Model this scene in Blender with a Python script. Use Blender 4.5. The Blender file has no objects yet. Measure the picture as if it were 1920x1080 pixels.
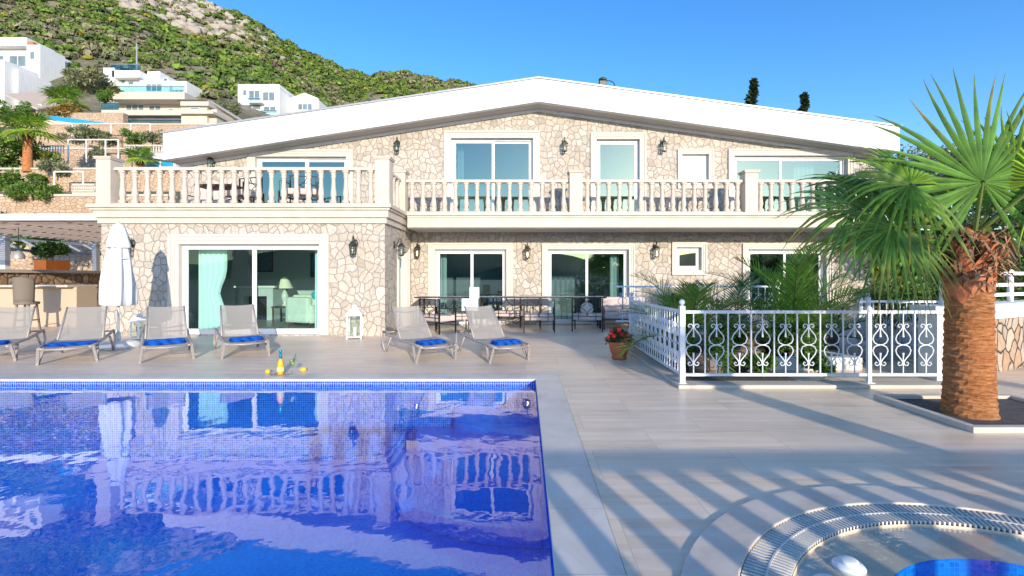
import bpy, bmesh, math, random
import numpy as np
from mathutils import Vector, Matrix
R = math.radians
sc = bpy.context.scene
C = sc.collection
EYE = 1.55
# ------------------------------------------------------------------ camera
cam = bpy.data.cameras.new("camera"); co = bpy.data.objects.new("camera", cam); C.objects.link(co)
co.location = (0, 0, EYE); co.rotation_euler = (R(90), 0, 0)
cam.lens = 16.5; cam.sensor_width = 36; cam.shift_x = -25/1920; cam.shift_y = -20/1920
cam.clip_start = .05; cam.clip_end = 3000
sc.camera = co
# ------------------------------------------------------------------ sky, sun, exposure
ELEV = R(13.2); AZ = math.atan2(.33, -1.0)          # direction towards the sun, measured from +Y towards +X
w = bpy.data.worlds.new("World"); sc.world = w; w.use_nodes = True
nt = w.node_tree; bg = nt.nodes['Background']
sky = nt.nodes.new('ShaderNodeTexSky'); sky.sky_type = 'NISHITA'; sky.sun_disc = False
sky.sun_elevation = ELEV; sky.sun_rotation = AZ
sky.air_density = 1.0; sky.dust_density = .3; sky.ozone_density = 3.0; sky.altitude = 0
hsv = nt.nodes.new('ShaderNodeHueSaturation'); hsv.inputs['Saturation'].default_value = 1.25; hsv.inputs['Value'].default_value = 1.1; hsv.inputs['Hue'].default_value = .508
nt.links.new(sky.outputs[0], hsv.inputs['Color']); nt.links.new(hsv.outputs[0], bg.inputs[0]); bg.inputs[1].default_value = .15
sd = bpy.data.lights.new("sun", 'SUN'); sd.energy = 2.85; sd.angle = R(.5); sd.color = (1, .87, .69)
so = bpy.data.objects.new("sun", sd); C.objects.link(so)
sdir = Vector((math.sin(AZ)*math.cos(ELEV), math.cos(AZ)*math.cos(ELEV), math.sin(ELEV)))
so.rotation_euler = sdir.to_track_quat('Z', 'Y').to_euler(); so.location = (10, -30, 20)
sc.view_settings.view_transform = 'Standard'; sc.view_settings.look = 'None'
sc.view_settings.exposure = .98; sc.view_settings.gamma = 1
sc.cycles.transparent_max_bounces = 16

rng = random.Random(7)
def at(px, py, D):                                   # image measurement + known distance -> metres
    return ((px-985)*D/880, D, EYE-(py-520)*D/880)
def gx(px, D): return (px-985)*D/880
def gz(py, D): return EYE-(py-520)*D/880

# ------------------------------------------------------------------ mesh helper
class MB:
    def __init__(s): s.v = []; s.f = []; s.t = None
    def add(s, vs, fs):
        o = len(s.v); s.v += [tuple(v) for v in vs]; s.f += [tuple(i+o for i in f) for f in fs]; return s
    def hexa(s, p): return s.add(p, [(0,3,2,1),(4,5,6,7),(0,1,5,4),(1,2,6,5),(2,3,7,6),(3,0,4,7)])
    def box(s, x0, x1, y0, y1, z0, z1):
        return s.hexa([(x0,y0,z0),(x1,y0,z0),(x1,y1,z0),(x0,y1,z0),(x0,y0,z1),(x1,y0,z1),(x1,y1,z1),(x0,y1,z1)])
    def bar(s, a, b, w, h=None, up=(0,0,1)):          # rectangular bar from a to b
        h = w if h is None else h
        a = Vector(a); b = Vector(b); d = (b-a).normalized(); u = Vector(up)
        if abs(d.dot(u)) > .98: u = Vector((0,1,0))
        r = d.cross(u).normalized()*w/2; q = r.cross(d).normalized()*h/2
        return s.hexa([a-r-q, a+r-q, a+r+q, a-r+q, b-r-q, b+r-q, b+r+q, b-r+q])
    def tube(s, pts, r, n=8, cap=True):
        pts = [Vector(p) for p in pts]; rs = r if isinstance(r, (list, tuple)) else [r]*len(pts)
        o = len(s.v); prev = None
        for i, p in enumerate(pts):
            d = (pts[min(i+1, len(pts)-1)]-pts[max(i-1, 0)]).normalized()
            if prev is None:
                u = Vector((0,0,1)) if abs(d.z) < .9 else Vector((0,1,0))
                a = d.cross(u).normalized()
            else: a = (prev-d*prev.dot(d)).normalized()
            prev = a; b = d.cross(a)
            for k in range(n):
                t = 2*math.pi*k/n; s.v.append(tuple(p+(a*math.cos(t)+b*math.sin(t))*rs[i]))
        for i in range(len(pts)-1):
            for k in range(n):
                s.f.append((o+i*n+k, o+i*n+(k+1) % n, o+(i+1)*n+(k+1) % n, o+(i+1)*n+k))
        if cap:
            s.f.append(tuple(o+k for k in range(n))[::-1]); s.f.append(tuple(o+(len(pts)-1)*n+k for k in range(n)))
        return s
    def lathe(s, prof, c=(0,0,0), n=16, fold=None):
        o = len(s.v)
        for j, (r, z) in enumerate(prof):
            for k in range(n):
                t = 2*math.pi*k/n; q = r if fold is None else r*fold(t, z, j)
                s.v.append((c[0]+q*math.cos(t), c[1]+q*math.sin(t), c[2]+z))
        for j in range(len(prof)-1):
            for k in range(n):
                s.f.append((o+j*n+k, o+j*n+(k+1) % n, o+(j+1)*n+(k+1) % n, o+(j+1)*n+k))
        s.f.append(tuple(o+k for k in range(n))[::-1]); s.f.append(tuple(o+(len(prof)-1)*n+k for k in range(n)))
        return s
    def prism(s, poly, z0, z1):                       # poly in xy, counter-clockwise
        n = len(poly)
        return s.add([(x,y,z0) for x, y in poly]+[(x,y,z1) for x, y in poly],
            [tuple(range(n))[::-1], tuple(range(n, 2*n))]+[(i, (i+1) % n, n+(i+1) % n, n+i) for i in range(n)])
    def prismy(s, poly, y0, y1):                      # poly in xz
        n = len(poly)
        return s.add([(x,y0,z) for x, z in poly]+[(x,y1,z) for x, z in poly],
            [tuple(range(n)), tuple(range(n, 2*n))[::-1]]+[(i, n+i, n+(i+1) % n, (i+1) % n) for i in range(n)])
    def ball(s, c, r, n=10, m=6, sq=(1,1,1)):
        prof = [(max(.001, math.sin(math.pi*j/m)), -math.cos(math.pi*j/m)) for j in range(m+1)]
        o = len(s.v); s.lathe(prof, (0,0,0), n)
        for i in range(o, len(s.v)):
            x, y, z = s.v[i]; s.v[i] = (c[0]+x*r*sq[0], c[1]+y*r*sq[1], c[2]+z*r*sq[2])
        return s
    def xf(s, M, start=0):
        for i in range(start, len(s.v)): s.v[i] = tuple(M @ Vector(s.v[i]))
        return s
    def build(s, name, mat, parent=None, smooth=False, bevel=0, tint=None, loc=None, fix=True):
        me = bpy.data.meshes.new(name); me.from_pydata(s.v, [], s.f); me.update()
        if fix and len(s.f) < 60000:
            b = bmesh.new(); b.from_mesh(me); bmesh.ops.recalc_face_normals(b, faces=b.faces); b.to_mesh(me); b.free()
        if tint is not None:
            a = me.attributes.new('tint', 'FLOAT_COLOR', 'POINT')
            arr = np.ones((len(s.v), 4), np.float32); arr[:, :3] = np.asarray(tint, np.float32).reshape(-1, 3)
            a.data.foreach_set('color', arr.ravel())
        if smooth: me.polygons.foreach_set('use_smooth', [True]*len(me.polygons))
        me.materials.append(mat if not isinstance(mat, str) else M[mat])
        o = bpy.data.objects.new(name, me); C.objects.link(o)
        if parent is not None: o.parent = parent
        if loc: o.location = loc
        if bevel:
            m = o.modifiers.new('bevel', 'BEVEL'); m.width = bevel; m.segments = 2; m.limit_method = 'ANGLE'
        return o
def tag(o, label=None, cat=None, group=None, kind=None):
    if label: o['label'] = label
    if cat: o['category'] = cat
    if group: o['group'] = group
    if kind: o['kind'] = kind
    return o
def thing(name, label, cat, loc=(0,0,0), rz=0, group=None):
    o = bpy.data.objects.new(name, None); C.objects.link(o); o.location = loc; o.rotation_euler = (0,0,rz)
    o.empty_display_size = .1
    return tag(o, label, cat, group)
def dup(root, loc, rz=0, label=None, sc_=None):
    r = root.copy(); C.objects.link(r); r.location = loc; r.rotation_euler = (0,0,rz)
    if sc_: r.scale = sc_
    if label: r['label'] = label
    for ch in list(root.children):
        c = ch.copy(); C.objects.link(c); c.parent = r
        for g in list(ch.children):
            d = g.copy(); C.objects.link(d); d.parent = c
    return r

# ------------------------------------------------------------------ materials
M = {}
def newmat(name):
    m = bpy.data.materials.new(name); m.use_nodes = True; M[name] = m
    n = m.node_tree; return m, n, n.nodes, n.links, n.nodes['Principled BSDF']
def node(ns, t, **kw):
    x = ns.new(t)
    for k, v in kw.items():
        if k.startswith('i_'):
            key = k[2:].replace('_', ' '); x.inputs[key].default_value = v
        else: setattr(x, k, v)
    return x
def ramp(ns, stops):
    r = ns.new('ShaderNodeValToRGB'); e = r.color_ramp.elements
    while len(e) < len(stops): e.new(.5)
    for el, (p, c) in zip(e, stops): el.position = p; el.color = (*c, 1) if len(c) == 3 else c
    return r
def mixc(ns, ls, fac, a, b, mode='MIX'):
    m = ns.new('ShaderNodeMix'); m.data_type = 'RGBA'; m.blend_type = mode
    for i, v in ((0, fac), (6, a), (7, b)):
        if hasattr(v, 'is_output'): ls.new(v, m.inputs[i])
        else: m.inputs[i].default_value = v if i == 0 else (*v, 1)
    return m.outputs[2]
def objco(ns, ls, scale=(1,1,1), rot=(0,0,0)):
    t = ns.new('ShaderNodeTexCoord'); mp = ns.new('ShaderNodeMapping')
    mp.inputs['Scale'].default_value = scale; mp.inputs['Rotation'].default_value = rot
    ls.new(t.outputs['Object'], mp.inputs['Vector']); return mp.outputs[0]
def bump(ns, ls, h, bs, strength=.4, dist=.02):
    b = ns.new('ShaderNodeBump'); b.inputs['Strength'].default_value = strength; b.inputs['Distance'].default_value = dist
    ls.new(h, b.inputs['Height']); ls.new(b.outputs[0], bs.inputs['Normal']); return b
def plain(name, col, rough=.5, metal=0, var=.12, scale=6, bmp=.1, spec=.5):
    m, n, ns, ls, bs = newmat(name)
    v = objco(ns, ls); t = node(ns, 'ShaderNodeTexNoise', i_Scale=scale, i_Detail=6.0, i_Roughness=.6); ls.new(v, t.inputs['Vector'])
    r = ramp(ns, [(.3, tuple(c*(1-var) for c in col)), (.7, tuple(min(1, c*(1+var)) for c in col))])
    ls.new(t.outputs[0], r.inputs[0]); ls.new(r.outputs[0], bs.inputs['Base Color'])
    bs.inputs['Roughness'].default_value = rough; bs.inputs['Metallic'].default_value = metal
    bs.inputs['Specular IOR Level'].default_value = spec
    if bmp:
        t2 = node(ns, 'ShaderNodeTexNoise', i_Scale=scale*8, i_Detail=4.0); ls.new(v, t2.inputs['Vector'])
        bump(ns, ls, t2.outputs[0], bs, bmp, .01)
    return m
def stone(name, cols, mortar, scale=2.6, edge=.035, squash=1.0, bstr=.6):
    m, n, ns, ls, bs = newmat(name)
    tc = ns.new('ShaderNodeTexCoord'); sp = ns.new('ShaderNodeSeparateXYZ'); ls.new(tc.outputs['Object'], sp.inputs[0])
    ad = node(ns, 'ShaderNodeMath', operation='ADD'); ls.new(sp.outputs[0], ad.inputs[0]); ls.new(sp.outputs[1], ad.inputs[1])
    mu = node(ns, 'ShaderNodeMath', operation='MULTIPLY'); mu.inputs[1].default_value = squash; ls.new(sp.outputs[2], mu.inputs[0])
    cb = ns.new('ShaderNodeCombineXYZ'); ls.new(ad.outputs[0], cb.inputs[0]); ls.new(mu.outputs[0], cb.inputs[1])
    wn = node(ns, 'ShaderNodeTexNoise', i_Scale=1.6, i_Detail=4.0); ls.new(cb.outputs[0], wn.inputs['Vector'])
    wm = node(ns, 'ShaderNodeVectorMath', operation='MULTIPLY_ADD'); ls.new(wn.outputs['Color'], wm.inputs[0])
    wm.inputs[1].default_value = (.42,.42,0); ls.new(cb.outputs[0], wm.inputs[2])
    ve = node(ns, 'ShaderNodeTexVoronoi', voronoi_dimensions='2D', feature='DISTANCE_TO_EDGE', i_Scale=scale, i_Randomness=.95)
    vc = node(ns, 'ShaderNodeTexVoronoi', voronoi_dimensions='2D', feature='F1', i_Scale=scale, i_Randomness=.95)
    ls.new(wm.outputs[0], ve.inputs['Vector']); ls.new(wm.outputs[0], vc.inputs['Vector'])
    hs = ns.new('ShaderNodeSeparateColor'); ls.new(vc.outputs['Color'], hs.inputs[0])
    k = len(cols); rp = ramp(ns, [(i/(k-1), c) for i, c in enumerate(cols)]); ls.new(hs.outputs[0], rp.inputs[0])
    gn = node(ns, 'ShaderNodeTexNoise', i_Scale=9.0, i_Detail=8.0, i_Roughness=.7); ls.new(cb.outputs[0], gn.inputs['Vector'])
    gr = ramp(ns, [(.3, (.74,.72,.70)), (.7, (1.12,1.11,1.10))]); ls.new(gn.outputs[0], gr.inputs[0])
    c1 = mixc(ns, ls, 1.0, rp.outputs[0], gr.outputs[0], 'MULTIPLY')
    en = node(ns, 'ShaderNodeTexNoise', i_Scale=14.0, i_Detail=3.0); ls.new(cb.outputs[0], en.inputs['Vector'])
    ea = node(ns, 'ShaderNodeMath', operation='MULTIPLY_ADD'); ls.new(en.outputs[0], ea.inputs[0]); ea.inputs[1].default_value = -.075; ls.new(ve.outputs[0], ea.inputs[2])
    er = ramp(ns, [(0, (0,0,0)), (edge, (1,1,1))]); er.color_ramp.interpolation = 'EASE'; ls.new(ea.outputs[0], er.inputs[0])
    c2 = mixc(ns, ls, er.outputs[0], mortar, c1); ls.new(c2, bs.inputs['Base Color'])
    bs.inputs['Roughness'].default_value = .85; bs.inputs['Specular IOR Level'].default_value = .25
    hr = ramp(ns, [(0, (0,0,0)), (edge*1.6, (.75,.75,.75)), (min(.9, edge*5), (1,1,1))]); ls.new(ve.outputs[0], hr.inputs[0])
    ha = node(ns, 'ShaderNodeMath', operation='MULTIPLY_ADD'); ls.new(gn.outputs[0], ha.inputs[0]); ha.inputs[1].default_value = .5; ls.new(hr.outputs[0], ha.inputs[2])
    hb = node(ns, 'ShaderNodeMath', operation='MULTIPLY_ADD'); ls.new(hs.outputs[1], hb.inputs[0]); hb.inputs[1].default_value = .35; ls.new(ha.outputs[0], hb.inputs[2])
    bump(ns, ls, hb.outputs[0], bs, bstr, .03); return m
stone('cladding', [(.40,.35,.30), (.54,.50,.45), (.51,.43,.36), (.58,.55,.50), (.45,.41,.36), (.56,.50,.44), (.50,.45,.40), (.59,.55,.50)], (.40,.35,.30), 5.3, .030, .9, .75)
stone('rustic', [(.42,.27,.16), (.52,.38,.25), (.38,.22,.12), (.58,.46,.33), (.46,.33,.22)], (.13,.09,.06), 3.8, .06)
stone('masonry', [(.50,.36,.25), (.56,.43,.31), (.47,.32,.21), (.58,.47,.36)], (.30,.21,.15), 3.4, .06, 1.7)
stone('boulders', [(.40,.33,.27), (.50,.42,.34), (.42,.27,.17), (.47,.42,.37)], (.07,.055,.045), 3.4, .06)
plain('travertine', (.57,.50,.43), .6, var=.09, scale=3, bmp=.12)
plain('trim_stone', (.58,.54,.49), .6, var=.05, scale=3, bmp=.08)
plain('white_paint', (.80,.80,.79), .45, var=.02, bmp=.03)
plain('white_render', (.80,.80,.79), .8, var=.03, scale=2, bmp=.05)
plain('soffit_paint', (.50,.47,.43), .8, var=.03, bmp=0)
plain('pvc', (.70,.71,.72), .35, var=.02, bmp=0)
plain('grey_metal', (.38,.39,.42), .45, .3, var=.05, bmp=0)
plain('fence_paint', (.72,.75,.80), .4, var=.03, scale=12, bmp=.05)
plain('black_iron', (.025,.022,.025), .45, .5, var=.2, bmp=.1)
plain('bronze', (.06,.065,.055), .45, .6, var=.25, scale=20, bmp=.1)
plain('cushion', (.58,.48,.45), .9, var=.06, scale=5, bmp=.25)
plain('cushion_cream', (.66,.56,.46), .9, var=.06, bmp=.2)
plain('armchair_fabric', (.68,.72,.62), .9, var=.06, bmp=.2)
plain('turquoise', (.03,.42,.46), .85, var=.1); plain('coral', (.70,.12,.06), .85, var=.1)
plain('towel', (.012,.13,.56), .95, var=.12, scale=30, bmp=.6, spec=.1)
plain('canvas', (.64,.66,.70), .85, var=.04, scale=4, bmp=.15, spec=.2)
plain('lounger_frame', (.33,.30,.29), .45, .1, var=.05)
plain('terracotta', (.50,.13,.045), .45, var=.15, scale=10, bmp=.1); plain('orange_plastic', (.88,.24,.04), .45, var=.06, bmp=0)
plain('soil', (.10,.09,.09), .95, var=.4, scale=20, bmp=.8); plain('granite', (.50,.40,.30), .55, var=.35, scale=60, bmp=.05)
plain('brown_wood', (.48,.39,.33), .6, var=.2, scale=8); plain('dark_wood', (.10,.05,.035), .45, var=.2, scale=8)
plain('cream_wall', (.62,.54,.44), .8, var=.05, scale=2); plain('room_wall', (.50,.56,.57), .9, var=.04, bmp=0)
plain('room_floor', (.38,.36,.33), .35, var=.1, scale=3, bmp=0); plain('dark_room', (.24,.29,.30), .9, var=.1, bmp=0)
plain('roof_tile', (.40,.17,.10), .8, var=.2, scale=4); plain('road_ground', (.36,.31,.27), .9, var=.12, scale=2)
plain('bark', (.16,.11,.07), .9, var=.3, scale=12, bmp=.6); plain('candle', (.85,.82,.74), .6, var=.02, bmp=0)
plain('lemon', (.85,.50,.02), .4, var=.08, scale=20, bmp=.1); plain('foil', (.02,.32,.50), .3, .6, var=.1)
plain('petal_red', (.70,.02,.04), .6, var=.15); plain('lamp_fabric', (.80,.74,.56), .9, var=.03, bmp=0)
plain('ceramic', (.62,.66,.60), .25, var=.04, bmp=0); plain('picture_ink', (.16,.18,.20), .6, var=.6, scale=14, bmp=0)
plain('blue_print', (.02,.16,.40), .6, var=.3, scale=8, bmp=0); plain('rock', (.36,.325,.29), .9, var=.3, scale=3, bmp=.8)
plain('bed_rock', (.24,.18,.13), .9, var=.4, scale=5, bmp=.9); plain('blue_water_far', (.03,.30,.58), .1, var=.1, bmp=0); plain('navy', (.02,.05,.16), .8, var=.1)
plain('pavement_grey', (.42,.40,.39), .8, var=.1, scale=3, bmp=.1)

m = M['white_render']; n = m.node_tree; ns, ls, bs = n.nodes, n.links, n.nodes['Principled BSDF']
v = objco(ns, ls, (3.5,3.5,.35)); t = node(ns, 'ShaderNodeTexNoise', i_Scale=1.5, i_Detail=7.0, i_Roughness=.7); ls.new(v, t.inputs['Vector'])
r = ramp(ns, [(.36, (.70,.70,.69)), (.50, (.785,.785,.78)), (.8, (.80,.80,.80))]); ls.new(t.outputs[0], r.inputs[0]); ls.new(r.outputs[0], bs.inputs['Base Color'])
# curtain: pale aqua voile with pleats
m, n, ns, ls, bs = newmat('curtain'); bs.inputs['Base Color'].default_value = (.60,.74,.72,1); bs.inputs['Roughness'].default_value = .9
# travertine-look deck planks
def deckmat(name, a, b, c, tile, joint, mortar, rot=0, stretch=(.35, 6.5)):
    m, n, ns, ls, bs = newmat(name)
    v = objco(ns, ls, rot=(0,0,rot))
    br = node(ns, 'ShaderNodeTexBrick', offset=.5, i_Scale=1.0, i_Mortar_Size=joint, i_Brick_Width=tile[0], i_Row_Height=tile[1], i_Bias=0.0)
    br.inputs['Mortar Smooth'].default_value = .3
    br.inputs['Color1'].default_value = (0,0,0,1); br.inputs['Color2'].default_value = (1,1,1,1); br.inputs['Mortar'].default_value = (.5,.5,.5,1)
    ls.new(v, br.inputs['Vector'])
    jog = node(ns, 'ShaderNodeVectorMath', operation='MULTIPLY_ADD'); ls.new(br.outputs['Color'], jog.inputs[0]); jog.inputs[1].default_value = (9,7,3); ls.new(v, jog.inputs[2])
    mp = ns.new('ShaderNodeMapping'); mp.inputs['Scale'].default_value = (stretch[0], stretch[1], 1); ls.new(jog.outputs[0], mp.inputs[0])
    t = node(ns, 'ShaderNodeTexNoise', i_Scale=1.6, i_Detail=9.0, i_Roughness=.62, i_Distortion=.6); ls.new(mp.outputs[0], t.inputs['Vector'])
    r = ramp(ns, [(.30, a), (.46, b), (.60, c), (.74, tuple(q*1.08 for q in c))]); ls.new(t.outputs[0], r.inputs[0])
    tv = ramp(ns, [(0, (.95,.95,.96)), (1, (1.04,1.03,1.02))]); ls.new(br.outputs['Color'], tv.inputs[0])
    c1 = mixc(ns, ls, 1.0, r.outputs[0], tv.outputs[0], 'MULTIPLY')
    n2 = node(ns, 'ShaderNodeTexNoise', i_Scale=.7, i_Detail=8.0, i_Roughness=.65); ls.new(v, n2.inputs['Vector'])
    r2 = ramp(ns, [(.30, (.82,.84,.87)), (.48, (.97,.97,.97)), (.65, (1.05,1.03,1.0))]); ls.new(n2.outputs[0], r2.inputs[0])
    c2 = mixc(ns, ls, 1.0, c1, r2.outputs[0], 'MULTIPLY')
    c3 = mixc(ns, ls, br.outputs['Fac'], c2, mortar); ls.new(c3, bs.inputs['Base Color'])
    rr = ramp(ns, [(.3, (.30,)*3), (.7, (.52,)*3)]); ls.new(t.outputs[0], rr.inputs[0]); ls.new(rr.outputs[0], bs.inputs['Roughness'])
    ih = node(ns, 'ShaderNodeMath', operation='SUBTRACT'); ih.inputs[0].default_value = 1.0; ls.new(br.outputs['Fac'], ih.inputs[1])
    ih2 = node(ns, 'ShaderNodeMath', operation='MULTIPLY_ADD'); ls.new(t.outputs[0], ih2.inputs[0]); ih2.inputs[1].default_value = .3; ls.new(ih.outputs[0], ih2.inputs[2])
    bump(ns, ls, ih2.outputs[0], bs, .25, .004)
deckmat('deck', (.62,.48,.36), (.77,.61,.46), (.84,.69,.54), (1.2,.6), .0030, (.52,.44,.37))
deckmat('coping', (.52,.49,.45), (.62,.58,.53), (.70,.65,.60), (.7,4.0), .003, (.42,.40,.38), rot=R(90), stretch=(1.3,1.6))
deckmat('tub_stone', (.48,.42,.36), (.60,.52,.45), (.70,.61,.52), (40,40), .0001, (.5,.45,.4), stretch=(1.2,1.6))
# pool mosaic
def mosaic(name, c1, c2, c3, grout, size=.026):
    m, n, ns, ls, bs = newmat(name)
    tc = ns.new('ShaderNodeTexCoord'); sc3 = node(ns, 'ShaderNodeVectorMath', operation='SCALE'); sc3.inputs['Scale'].default_value = 1/size
    ls.new(tc.outputs['Object'], sc3.inputs[0])
    of = node(ns, 'ShaderNodeVectorMath', operation='ADD'); of.inputs[1].default_value = (.37,.37,.37); ls.new(sc3.outputs[0], of.inputs[0])
    fr = node(ns, 'ShaderNodeVectorMath', operation='FRACTION'); ls.new(of.outputs[0], fr.inputs[0])
    fl = node(ns, 'ShaderNodeVectorMath', operation='FLOOR'); ls.new(of.outputs[0], fl.inputs[0])
    wn = node(ns, 'ShaderNodeTexWhiteNoise', noise_dimensions='3D'); ls.new(fl.outputs[0], wn.inputs['Vector'])
    r = ramp(ns, [(0, c1), (.5, c2), (1, c3)]); ls.new(wn.outputs['Value'], r.inputs[0])
    sp = ns.new('ShaderNodeSeparateXYZ'); ls.new(fr.outputs[0], sp.inputs[0])
    ge = ns.new('ShaderNodeNewGeometry'); gn = ns.new('ShaderNodeSeparateXYZ'); ls.new(ge.outputs['Normal'], gn.inputs[0])
    tot = None
    for i in range(3):                                # grout line on the two in-plane axes only
        lt = node(ns, 'ShaderNodeMath', operation='LESS_THAN'); lt.inputs[1].default_value = .11; ls.new(sp.outputs[i], lt.inputs[0])
        ab = node(ns, 'ShaderNodeMath', operation='ABSOLUTE'); ls.new(gn.outputs[i], ab.inputs[0])
        l2 = node(ns, 'ShaderNodeMath', operation='LESS_THAN'); l2.inputs[1].default_value = .7; ls.new(ab.outputs[0], l2.inputs[0])
        mu = node(ns, 'ShaderNodeMath', operation='MULTIPLY'); ls.new(lt.outputs[0], mu.inputs[0]); ls.new(l2.outputs[0], mu.inputs[1])
        if tot is None: tot = mu.outputs[0]
        else:
            mx = node(ns, 'ShaderNodeMath', operation='MAXIMUM'); ls.new(tot, mx.inputs[0]); ls.new(mu.outputs[0], mx.inputs[1]); tot = mx.outputs[0]
    ls.new(mixc(ns, ls, tot, r.outputs[0], grout), bs.inputs['Base Color'])
    bs.inputs['Roughness'].default_value = .15
mosaic('mosaic', (.003,.02,.30), (.006,.06,.55), (.012,.12,.74), (.66,.72,.85), .034)
mosaic('mosaic_floor', (.002,.20,.76), (.003,.27,.90), (.006,.34,.95), (.02,.38,.92), .03)
# water: see-through surface with Fresnel reflection
def schlick(ns, ls, f0, pw=5.0):                     # reflectance that is the same from both sides
    lw = ns.new('ShaderNodeLayerWeight'); lw.inputs['Blend'].default_value = .5
    p = node(ns, 'ShaderNodeMath', operation='POWER'); ls.new(lw.outputs['Facing'], p.inputs[0]); p.inputs[1].default_value = pw
    m = node(ns, 'ShaderNodeMath', operation='MULTIPLY_ADD'); ls.new(p.outputs[0], m.inputs[0]); m.inputs[1].default_value = 1-f0; m.inputs[2].default_value = f0
    return lw, m.outputs[0]
def watermat(name, tint, ior, sc1, bs1, dist, tiny=.15):
    m, n, ns, ls, bs = newmat(name); out = ns['Material Output']; ns.remove(bs)
    tr = ns.new('ShaderNodeBsdfTransparent'); tr.inputs[0].default_value = (*tint, 1)
    gl = ns.new('ShaderNodeBsdfGlossy'); gl.inputs['Roughness'].default_value = .0; gl.inputs[0].default_value = (1,1,1,1)
    fr, fo = schlick(ns, ls, ((ior-1)/(ior+1))**2, 4.0)
    mx = ns.new('ShaderNodeMixShader'); ls.new(fo, mx.inputs[0]); ls.new(tr.outputs[0], mx.inputs[1]); ls.new(gl.outputs[0], mx.inputs[2])
    v = objco(ns, ls, (1.0,1.0,1))
    a = node(ns, 'ShaderNodeTexNoise', i_Scale=sc1, i_Detail=2.0, i_Roughness=.5, i_Distortion=.4); ls.new(v, a.inputs['Vector'])
    b = node(ns, 'ShaderNodeTexNoise', i_Scale=sc1*5, i_Detail=2.0, i_Roughness=.5); ls.new(v, b.inputs['Vector'])
    ad = node(ns, 'ShaderNodeMath', operation='MULTIPLY_ADD'); ls.new(b.outputs[0], ad.inputs[0]); ad.inputs[1].default_value = tiny; ls.new(a.outputs[0], ad.inputs[2])
    bp = ns.new('ShaderNodeBump'); bp.inputs['Strength'].default_value = bs1; bp.inputs['Distance'].default_value = dist
    ls.new(ad.outputs[0], bp.inputs['Height']); ls.new(bp.outputs[0], gl.inputs['Normal']); ls.new(bp.outputs[0], fr.inputs['Normal'])
    ls.new(mx.outputs[0], out.inputs[0]); return m
watermat('water', (.30,.84,1.0), 1.42, 1.5, .13, .035, .12)
watermat('tub_water', (.88,.95,1.0), 1.33, 9.0, .35, .012)
# window glass: dark tinted, coated (strong reflection)
def glassmat(name, tint, refl, base_refl, rough=.0):
    m, n, ns, ls, bs = newmat(name); out = ns['Material Output']; ns.remove(bs)
    tr = ns.new('ShaderNodeBsdfTransparent'); tr.inputs[0].default_value = (*tint, 1)
    gl = ns.new('ShaderNodeBsdfGlossy'); gl.inputs['Roughness'].default_value = rough; gl.inputs[0].default_value = (*refl, 1)
    fr, fo = schlick(ns, ls, base_refl+.04)
    mx = ns.new('ShaderNodeMixShader'); ls.new(fo, mx.inputs[0]); ls.new(tr.outputs[0], mx.inputs[1]); ls.new(gl.outputs[0], mx.inputs[2])
    ls.new(mx.outputs[0], out.inputs[0]); return m
glassmat('glass_clear', (.72,.90,.87), (.75,.92,.92), .04)
glassmat('glass_dark', (.55,.68,.68), (.62,.88,.84), .20)
glassmat('glass_sky', (.40,.55,.55), (.50,.62,.52), .40)
glassmat('lantern_glass', (.88,.93,.90), (1,1,1), .03)
glassmat('rail_glass', (.62,.85,.85), (.5,.7,.66), .10)
glassmat('bottle_glass', (.97,.88,.45), (1,1,1), .06)
m, n, ns, ls, bs = newmat('frosted'); bs.inputs['Base Color'].default_value = (.80,.83,.90,1); bs.inputs['Roughness'].default_value = .12
m, n, ns, ls, bs = newmat('wine'); bs.inputs['Base Color'].default_value = (.90,.62,.04,1); bs.inputs['Roughness'].default_value = .1
m, n, ns, ls, bs = newmat('bulb'); bs.inputs['Base Color'].default_value = (1,.8,.5,1); bs.inputs['Emission Color'].default_value = (1,.72,.35,1); bs.inputs['Emission Strength'].default_value = 3.0
# sling fabric: woven, lets light through
m, n, ns, ls, bs = newmat('sling'); bs.inputs['Base Color'].default_value = (.33,.31,.285,1); bs.inputs['Roughness'].default_value = .7
tr = ns.new('ShaderNodeBsdfTransparent'); mx = ns.new('ShaderNodeMixShader'); mx.inputs[0].default_value = .78
ls.new(tr.outputs[0], mx.inputs[1]); ls.new(bs.outputs[0], mx.inputs[2]); ls.new(mx.outputs[0], ns['Material Output'].inputs[0])
# foliage driven by a per-point tint
def leafmat(name, rough=.5, transl=.25, spec=.4):
    m, n, ns, ls, bs = newmat(name)
    a = ns.new('ShaderNodeAttribute'); a.attribute_name = 'tint'
    v = objco(ns, ls); t = node(ns, 'ShaderNodeTexNoise', i_Scale=5.0, i_Detail=4.0); ls.new(v, t.inputs['Vector'])
    r = ramp(ns, [(.3, (.7,.7,.7)), (.7, (1.25,1.25,1.25))]); ls.new(t.outputs[0], r.inputs[0])
    c = mixc(ns, ls, 1.0, a.outputs['Color'], r.outputs[0], 'MULTIPLY')
    ls.new(c, bs.inputs['Base Color']); bs.inputs['Roughness'].default_value = rough; bs.inputs['Specular IOR Level'].default_value = spec
    if transl:
        tl = ns.new('ShaderNodeBsdfTranslucent'); ls.new(c, tl.inputs[0]); mx = ns.new('ShaderNodeMixShader'); mx.inputs[0].default_value = transl
        ls.new(bs.outputs[0], mx.inputs[1]); ls.new(tl.outputs[0], mx.inputs[2]); ls.new(mx.outputs[0], ns['Material Output'].inputs[0])
leafmat('leaf', transl=.3); leafmat('frond', .38, .38, .5); leafmat('shrub', .9, 0, .1)
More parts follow.
